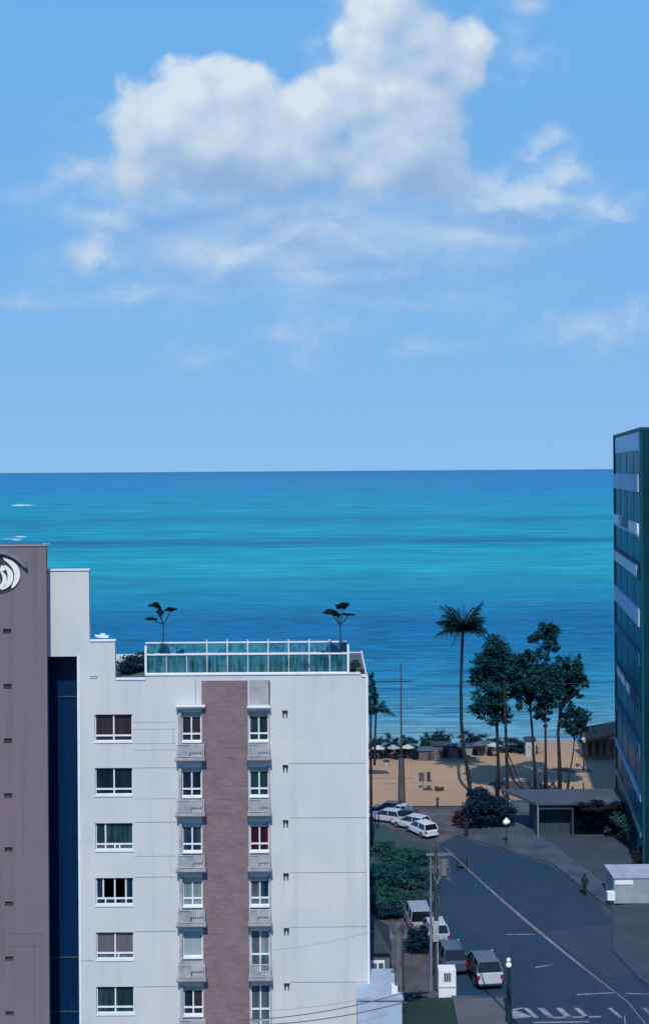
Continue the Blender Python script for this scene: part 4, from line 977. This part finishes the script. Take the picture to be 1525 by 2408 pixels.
palm('small_palm', 'small palm with sparse fronds beside the right corner of the apartment block', (880,1800), [(882,1720)], (884,1668), 101, .10, 9, 1.7, 22, up=.7, m='leaf')
# shrubs by the road end
blob_bush('round_bush', 'large dark round bush at the end of the road', (1150,1948), None, [(V3((-.7,0,1.9)), (1.3,1.2,1.25), 1700), (V3((.8,0,1.5)), (1.2,1.2,1.1), 1500), (V3((-.3,.3,1.0)), (1.9,1.2,.8), 1500), (V3((-1.0,.2,2.7)), (.7,.7,.6), 500)], M['bush'], .25, 51)
blob_bush('red_bush', 'dark reddish bush at the left foot of the large round bush', (1090,1946), None, [(V3((0,0,.75)), (.95,.7,.6), 900), (V3((.6,.2,.8)), (.7,.6,.5), 400)], M['red_leaf'], .2, 52)
for i, (x, y, rx, h_, n, m_, lab) in enumerate([(900,1990,1.6,.9,900,'leaf2','low light green shrub at the back left of the green lot'), (960,2010,1.8,1.0,1000,'leaf2','low spreading shrub below the white cars on the green lot'),
        (890,2050,1.7,1.2,1200,'leaf','dark shrub against the block wall, middle of the green lot'), (945,2060,2.0,1.5,1700,'leaf','largest dark green shrub in the middle of the green lot'), (992,2070,1.1,1.1,700,'leaf2','shrub by the thin pale pole on the green lot'),
        (900,2110,1.6,1.1,1100,'leaf2','pale green shrub at the lower left of the green lot'), (960,2120,1.7,1.0,1000,'leaf2','pale shrub at the lower right of the green lot')]):
    blob_bush('shrub', lab, (x, y+18), None, [(V3((0,0,h_*.35)), (rx,1.8,h_*.42), int(n*.8)), (V3((rx*.3,.6,h_*.5)), (rx*.5,.9,h_*.35), n//4)], M[m_], .24, 60+i, 'shrub', 'shrubs on the green lot')
blob_bush('shrub', 'low black-blue shrub at the left of the vacant lot', (908,2160), None, [(V3((0,0,.4)), (.9,.6,.4), 700), (V3((.5,.0,.5)), (.6,.5,.35), 300)], M['bush'], .18, 71, 'shrub')
blob_bush('shrub', 'black-green bush below the grey van', (982,2244), None, [(V3((0,0,.9)), (.8,.5,.85), 1100), (V3((.2,.1,.5)), (.8,.5,.5), 500)], M['bush'], .18, 72, 'shrub')
blob_bush('shrub', 'dark hedge plant at the back edge of the lawn', (965,2352), None, [(V3((0,0,.25)), (.9,.4,.25), 500)], M['bush'], .14, 73, 'shrub')
blob_bush('hedge', 'teal hedge along the foot of the glass tower', (1474,1985), None, [(V3((-.9,2,1.5)), (.7,1.6,1.2), 900), (V3((0,-.5,1.4)), (.7,2.4,1.4), 1300), (V3((.8,-3.5,1.4)), (.6,1.8,1.4), 900)], mat('leaf_teal', (.015,.075,.085), .7, .2, .8, col2=(.008,.04,.055), island=True), .2, 74, 'hedge')
blob_bush('shrub', 'black shrub at the near foot of the glass tower behind the pale corner block', (1503,2052), None, [(V3((0,0,.9)), (.75,.8,.9), 900)], mat('leaf_black', (.003,.008,.022), .8, .2, .8, island=True), .18, 75, 'shrub')
blob_bush('climber', 'dark creeper spilling over the pavilion roof above the open bay', (1405,1975), None, [(V3((0,0,2.75)), (1.6,.9,.35), 1000), (V3((1.6,0,2.8)), (.7,.7,.3), 400), (V3((-.2,0,3.0)), (.6,.6,.3), 250)], mat('leaf_ink', (.002,.005,.016), .8, .2, .8, island=True), .16, 76, 'creeper', stem=False)
for i, (x, h_, lab) in enumerate([(1347,1.0,'widest dark narrow shrub at the edge of the sand'), (1372,1.3,'thinnest and tallest dark shrub at the edge of the sand'), (1393,.75,'short dark shrub at the edge of the sand, right of the thin one'), (1413,.35,'lowest dark shrub at the edge of the sand, next to the glass tower')]):
    w_ = (.28, .12, .22, .42)[i]
    blob_bush('shrub', lab, (x, 1876), None, [(V3((0,0,h_*.5)), (w_,w_,h_*.55), 160), (V3((0,0,h_*.3)), (w_*1.2,w_,h_*.3), 80)], M['bush'], .12, 80+i, 'shrub', 'small dark shrubs on the sand edge')
blob_bush('shrub', 'sparse grey-green scrub under the middle trunks of the cluster', (1262,1878), None, [(V3((0,0,.5)), (1.0,.5,.5), 220)], M['bush'], .14, 86, 'shrub')

# ------------------------------------------------------------------ things on the beach
def shore():
    rnd = random.Random(9)
    x = 872; i = 0
    names = ['leftmost dark shrub of the shoreline row, against the block corner', 'second dark shrub of the shoreline row', 'dark shrub of the shoreline row left of the tall pole', 'dark shrub of the shoreline row behind the tall pole', 'dark shrub of the shoreline row right of the tall pole', 'low wide shrub before the first beach hut']
    for i, lab in enumerate(names):
        blob_bush('shore_shrub', lab, (878+i*24, 1786-(i % 2)*5), None, [(V3((0,0,.9)), (.85,.7,.95+.15*(i % 3)), 520), (V3((.4,1.5,1.1)), (.8,.7,1.0), 400)], M['leaf'] if i % 2 else M['bush'], .2, 90+i, 'shrub', 'shoreline shrubs')
    for i, (px, py, w_, h_, lab) in enumerate([(1018,1762,.8,.8,'dark shore shrub left of the first hut'), (1040,1757,.9,1.3,'dark round shore tree above the second hut'), (1118,1757,1.0,1.1,'dark shore shrub between two huts'), (1150,1760,1.1,.9,'dark shore shrub left of the broad tree trunk'), (1212,1764,1.5,.9,'dark low shrub mound right of the leaning pole'), (1236,1768,1.1,.6,'flat dark shrub at the right end of the shoreline row')]):
        blob_bush('shore_shrub', lab, (px, py+6), None, [(V3((0,0,h_*.7)), (w_*1.3,.7,h_*.8), 520), (V3((-.5,1.2,h_*.8)), (w_*1.2,.7,h_*.8), 420)], M['bush'], .2, 110+i, 'shrub', 'shoreline shrubs')
    for i, (px, py, w_, h_, c, lab) in enumerate([(1000,1788,1.5,1.1,(.15,.12,.12),'sand coloured beach hut right of the tall pole'), (1034,1778,1.8,1.2,(.17,.18,.21),'grey beach hut with a dark doorway'), (1072,1780,1.6,1.1,(.20,.18,.20),'pale beach hut left of the tall palm'), (1106,1772,1.5,.8,(.30,.34,.40),'low bluish beach hut right of the tall palm'), (1141,1774,1.2,1.1,(.22,.19,.20),'pale pink beach hut left of the broad tree'), (1245,1778,1.0,1.7,(.45,.50,.54),'narrow white beach hut between the cluster trunks')]):
        o = thing('beach_hut', lab, 'hut', gp(px, py), 0, 'beach huts along the shore')
        part('wall', MB().box(-w_/2,-.6,0,w_/2,.6,h_), mat('hut_wall', c, .85, .2, 2), o)
        part('roof', MB().add([(-w_/2-.15,-.75,h_),(w_/2+.15,-.75,h_),(w_/2+.15,.75,h_),(-w_/2-.15,.75,h_),(-w_/2,0,h_+.35),(w_/2,0,h_+.35)], [(0,1,5,4),(2,3,4,5),(1,2,5),(3,0,4),(0,3,2,1)]), M['dark'] if i % 2 else M['pave'], o)
        part('door', MB().box(w_*.12,-.63,0,w_*.38,-.602,h_*.8), M['dark'], o)
    for i, (px, py, c, lab) in enumerate([(889,1789,(.45,.50,.52),'white parasol at the far left of the shoreline row'), (907,1781,(.05,.20,.22),'teal parasol among the left shoreline shrubs'), (925,1788,(.30,.33,.36),'grey parasol just left of the tall pole'), (958,1787,(.45,.48,.40),'cream parasol just right of the tall pole'), (975,1780,(.10,.28,.26),'green parasol behind the cream one'), (1058,1782,(.06,.09,.16),'navy parasol between the second and third beach huts'), (1090,1784,(.42,.46,.50),'pale parasol beside the tall palm trunk'), (1126,1780,(.08,.10,.16),'dark blue parasol left of the last pale hut'), (1160,1782,(.40,.42,.45),'pale parasol by the broad tree trunk')]):
        o = thing('parasol', lab, 'parasol', gp(px, py), 0, 'parasols along the shoreline')
        part('pole', MB().tube([(0,0,0),(0,0,1.5)], .03, 5), M['wire_pale'], o)
        cn = MB(); vs = [(0,0,1.62)]+[(.75*math.cos(a*.785),.75*math.sin(a*.785),1.28) for a in range(8)]
        part('canopy', cn.add(vs, [(0,1+a,1+(a+1) % 8) for a in range(8)]), mat('canopy_cloth', c, .9, .1, 2), o)
    # brown kiosk by the glass tower
    y0 = 131; X = lambda x: (x-CX-4)/F*y0; o = thing('beach_kiosk', 'brown open-sided beach kiosk with a reddish sloping roof beside the glass tower', 'kiosk', (0, 0, 0)); zr = H-(1770-HY)/F*y0*0
    z = lambda y: H-(y-HY+4)/F*y0
    part('roof', MB().add([(X(1372),y0-.3,z(1744)),(X(1480),y0-.3,z(1728)),(X(1480),y0+4,z(1728)+.3),(X(1372),y0+4,z(1744)+.3),(X(1372),y0-.3,z(1738)),(X(1480),y0-.3,z(1720)),(X(1480),y0+4,z(1720)+.3),(X(1372),y0+4,z(1738)+.3)], [(0,3,2,1),(4,5,6,7),(0,1,5,4),(1,2,6,5),(2,3,7,6),(3,0,4,7)]), mat('rust_roof', (.28,.12,.09), .9, .25, 1), o)
    part('wall', MB().box(X(1376), y0+1.5, 0, X(1480), y0+1.7, z(1746)), mat('kiosk_wall', (.30,.19,.16), .9, .3, 1.2), o)
    for x in (1376,1393,1410,1427,1444): part('post', MB().box(X(x), y0, 0, X(x+5), y0+.25, z(1745)), mat('kiosk_post', (.24,.17,.16), .9, .2, 1), o)
    for x in (1384,1402,1420): part('shutter', MB().box(X(x), y0+1.3, .5, X(x+7), y0+1.49, 1.5), M['dark'], o)
    part('coping', MB().box(X(1366), y0-.35, z(1745), X(1373), y0+.3, z(1735)), M['trim'], o)
    # sign board on a post
    b = gp(996, 1860); d = b.y; o = thing('notice_board', 'two-panel grey notice board on a post with a dark base in the sand', 'sign', b); k = d/F
    q = lambda x, y: at(x, y, d)-b
    part('post', MB().box(q(992,1860).x,-.08,.0,q(996,1860).x,.08,q(996,1835).z), M['wire_pale'], o)
    a, c = q(984,1838), q(997,1817); part('board', MB().box(a.x,-.06,a.z,c.x,.03,c.z), mat('board_grey', (.13,.12,.14), .8, .3, 4), o)
    a, c = q(1003,1838), q(1011,1816); part('board', MB().box(a.x,-.10,a.z,c.x,.03,c.z), mat('board_dark', (.035,.032,.045), .8, .2, 4), o)
    part('bracket', MB().box(q(996,1).x,-.04,q(996,1836).z-.08,q(1004,1).x,.04,q(996,1836).z), M['dark'], o)
    part('base', MB().box(q(982,1).x,-.4,0,q(1003,1).x,.25,.22), mat('base_dark', (.05,.045,.055), .9, .2, 3), o, bevel=.04)
    b = gp(1035, 1862); rk = MB()
    for i in range(9): rk.ball((rnd.uniform(-.42,.42), rnd.uniform(-.25,.25), rnd.uniform(.1,.45)), rnd.uniform(.12,.24), 7, 5, (1.3,1,.8))
    o = rk.build('driftwood_pile', mat('driftwood', (.085,.070,.075), .95, .5, 5, bump=.8)); o.location = b; tag(o, 'grey heap of driftwood on the sand right of the notice board', 'driftwood')
    b = gp(908, 1802); o = thing('litter_bin', 'small dark hooded litter bin on the sand near the shoreline shrubs', 'litter bin', b)
    part('bin', MB().box(-.25,-.2,0,.25,.2,.45), M['rail'], o, bevel=.03); part('hood', MB().box(-.32,-.26,.45,.32,.26,.6), M['dark'], o, bevel=.03)
    b = gp(1028, 1900); o = thing('bollard', 'small dark post at the lower edge of the sand left of the reddish bush', 'post', b)
    part('post', MB().tube([(0,0,0),(0,0,.75)], [.12,.08], 7), M['dark'], o); part('cap', MB().ball((0,0,.8), .15, 8, 6), M['dark'], o)
    b = gp(1166, 1872); tag(MB().tube([b, b+V3((.15,0,1.0)), b+V3((.38,0,2.0))], [.05,.05,.04], 6).build('leaning_stake', M['darkbark']), 'short leaning stake behind the large round bush', 'stake')
shore()
def bench():
    b = gp(1086, 2048); o = thing('street_table', 'small dark wooden table standing at the far kerb under the overhead cable', 'table', b)
    part('tabletop', MB().box(-.42,-.3,.82,.42,.3,.9), M['wood'], o)
    for sx in (-.36,.36):
        for sy in (-.24,.24): part('leg', MB().box(sx-.04,sy-.04,0,sx+.04,sy+.04,.82), M['wood'], o)
M['wood'] = mat('dark_wood', (.02,.03,.03), .8, .2, 4)
bench()
def person(label, foot, h, rz_, col, stride=.16, trousers=(.01,.012,.02)):
    b = gp(*foot); k = h/1.72
    J = {'pel':(0,0,.94),'ch':(0,.02,1.28),'nk':(0,.02,1.46),'hd0':(0,.02,1.54),'hd':(0,.03,1.64),'hdt':(0,.02,1.72),
         'hl':(-.10,0,.90),'kl':(-.11,stride*.7,.50),'al':(-.11,stride*.6,.09),'tl':(-.12,stride*.6+.16,.03),
         'hr':(.10,0,.90),'kr':(.11,-stride*.3,.48),'ar':(.11,-stride*1.5,.10),'tr':(.12,-stride*1.5+.15,.03),
         'sl':(-.19,.02,1.40),'el':(-.25,-.06,1.13),'wl':(-.24,.04,.88),'fl':(-.235,.08,.78),
         'sr':(.19,.02,1.40),'er':(.25,.03,1.13),'wr':(.24,.14,.90),'fr':(.235,.18,.80)}
    rad = dict(pel=.15,ch=.16,nk=.06,hd0=.065,hd=.10,hdt=.07,hl=.10,kl=.065,al=.045,tl=.035,hr=.10,kr=.065,ar=.045,tr=.035,sl=.06,el=.045,wl=.03,fl=.03,sr=.06,er=.045,wr=.03,fr=.03)
    E = [('pel','ch'),('ch','nk'),('nk','hd0'),('hd0','hd'),('hd','hdt'),('pel','hl'),('hl','kl'),('kl','al'),('al','tl'),('pel','hr'),('hr','kr'),('kr','ar'),('ar','tr'),('ch','sl'),('sl','el'),('el','wl'),('wl','fl'),('ch','sr'),('sr','er'),('er','wr'),('wr','fr')]
    ks = list(J); me = bpy.data.meshes.new('person'); me.from_pydata([tuple(c*k for c in J[q]) for q in ks], [(ks.index(a), ks.index(c)) for a, c in E], [])
    o = bpy.data.objects.new('person', me); COL.objects.link(o); sk = o.modifiers.new('skin', 'SKIN')
    for i, q in enumerate(ks): me.skin_vertices[0].data[i].radius = (rad[q]*k*1.2, rad[q]*k*1.0)
    me.skin_vertices[0].data[0].use_root = True
    ss = o.modifiers.new('sub', 'SUBSURF'); ss.levels = 1; ss.render_levels = 2; me.materials.append(mat('clothing', col, .9, .1, 3))
    o.location = b; o.rotation_euler = (0, 0, rz_); tag(o, label, 'person')
    hr = MB().ball((0,.0,1.67*k), .115*k, 10, 7, (1,1.05,.95)); part('hair', hr, M['dark'], o, smooth=True)
    return o
person('person in dark clothes walking on the road near the pavement edge', (1374,2108), 1.62, R(150), (.006,.018,.032))
person('person in dark navy clothes standing below the large round bush', (1096,1970), 1.5, R(10), (.004,.010,.028), .05)
def boats():
    b = gp(240, 1494); b.z = -.42; s = 1.0
    o = thing('motorboat', 'small white motorboat on the sea above the roof of the lift block', 'boat', b, R(80)); o.scale = (.7,)*3
    hl = MB(); loft(hl, [(-1.9,.72,-.1,.5,.1),(-.5,.78,-.15,.52,.1),(.9,.60,-.1,.6,.08),(1.9,.12,.15,.75,.03)]); part('hull', hl, M['trim'], o)
    part('cabin', MB().box(-.5,-.9,.5,.5,.4,1.05), M['trim'], o, bevel=.08); part('windscreen', MB().box(-.45,.41,.6,.45,.45,.95), M['carglass'], o)
boats()
def foam():
    m = mat('sea_foam', (.62,.78,.82), .9, .2, .5); rnd = random.Random(5)
    mb = MB()
    for (x, y, rx, ry) in [(48,1262,15,2.2),(38,1269,12,1.8),(52,1188,28,2.0),(22,1267,20,.8),(95,1279,30,.8)]:
        p = [gp(x+rx*math.cos(a*.4189)*rnd.uniform(.7,1.1), y+ry*math.sin(a*.4189)*rnd.uniform(.6,1.1), -.38) for a in range(15)]
        c = gp(x, y, -.36); mb.add([c]+p, [(0, 1+i, 1+(i+1) % 15) for i in range(15)])
    o = mb.build('sea_foam', m); tag(o, 'white patches of breaking foam on the sea above the mauve tower', 'foam', kind='stuff')
foam()

bpy.context.view_layer.update()
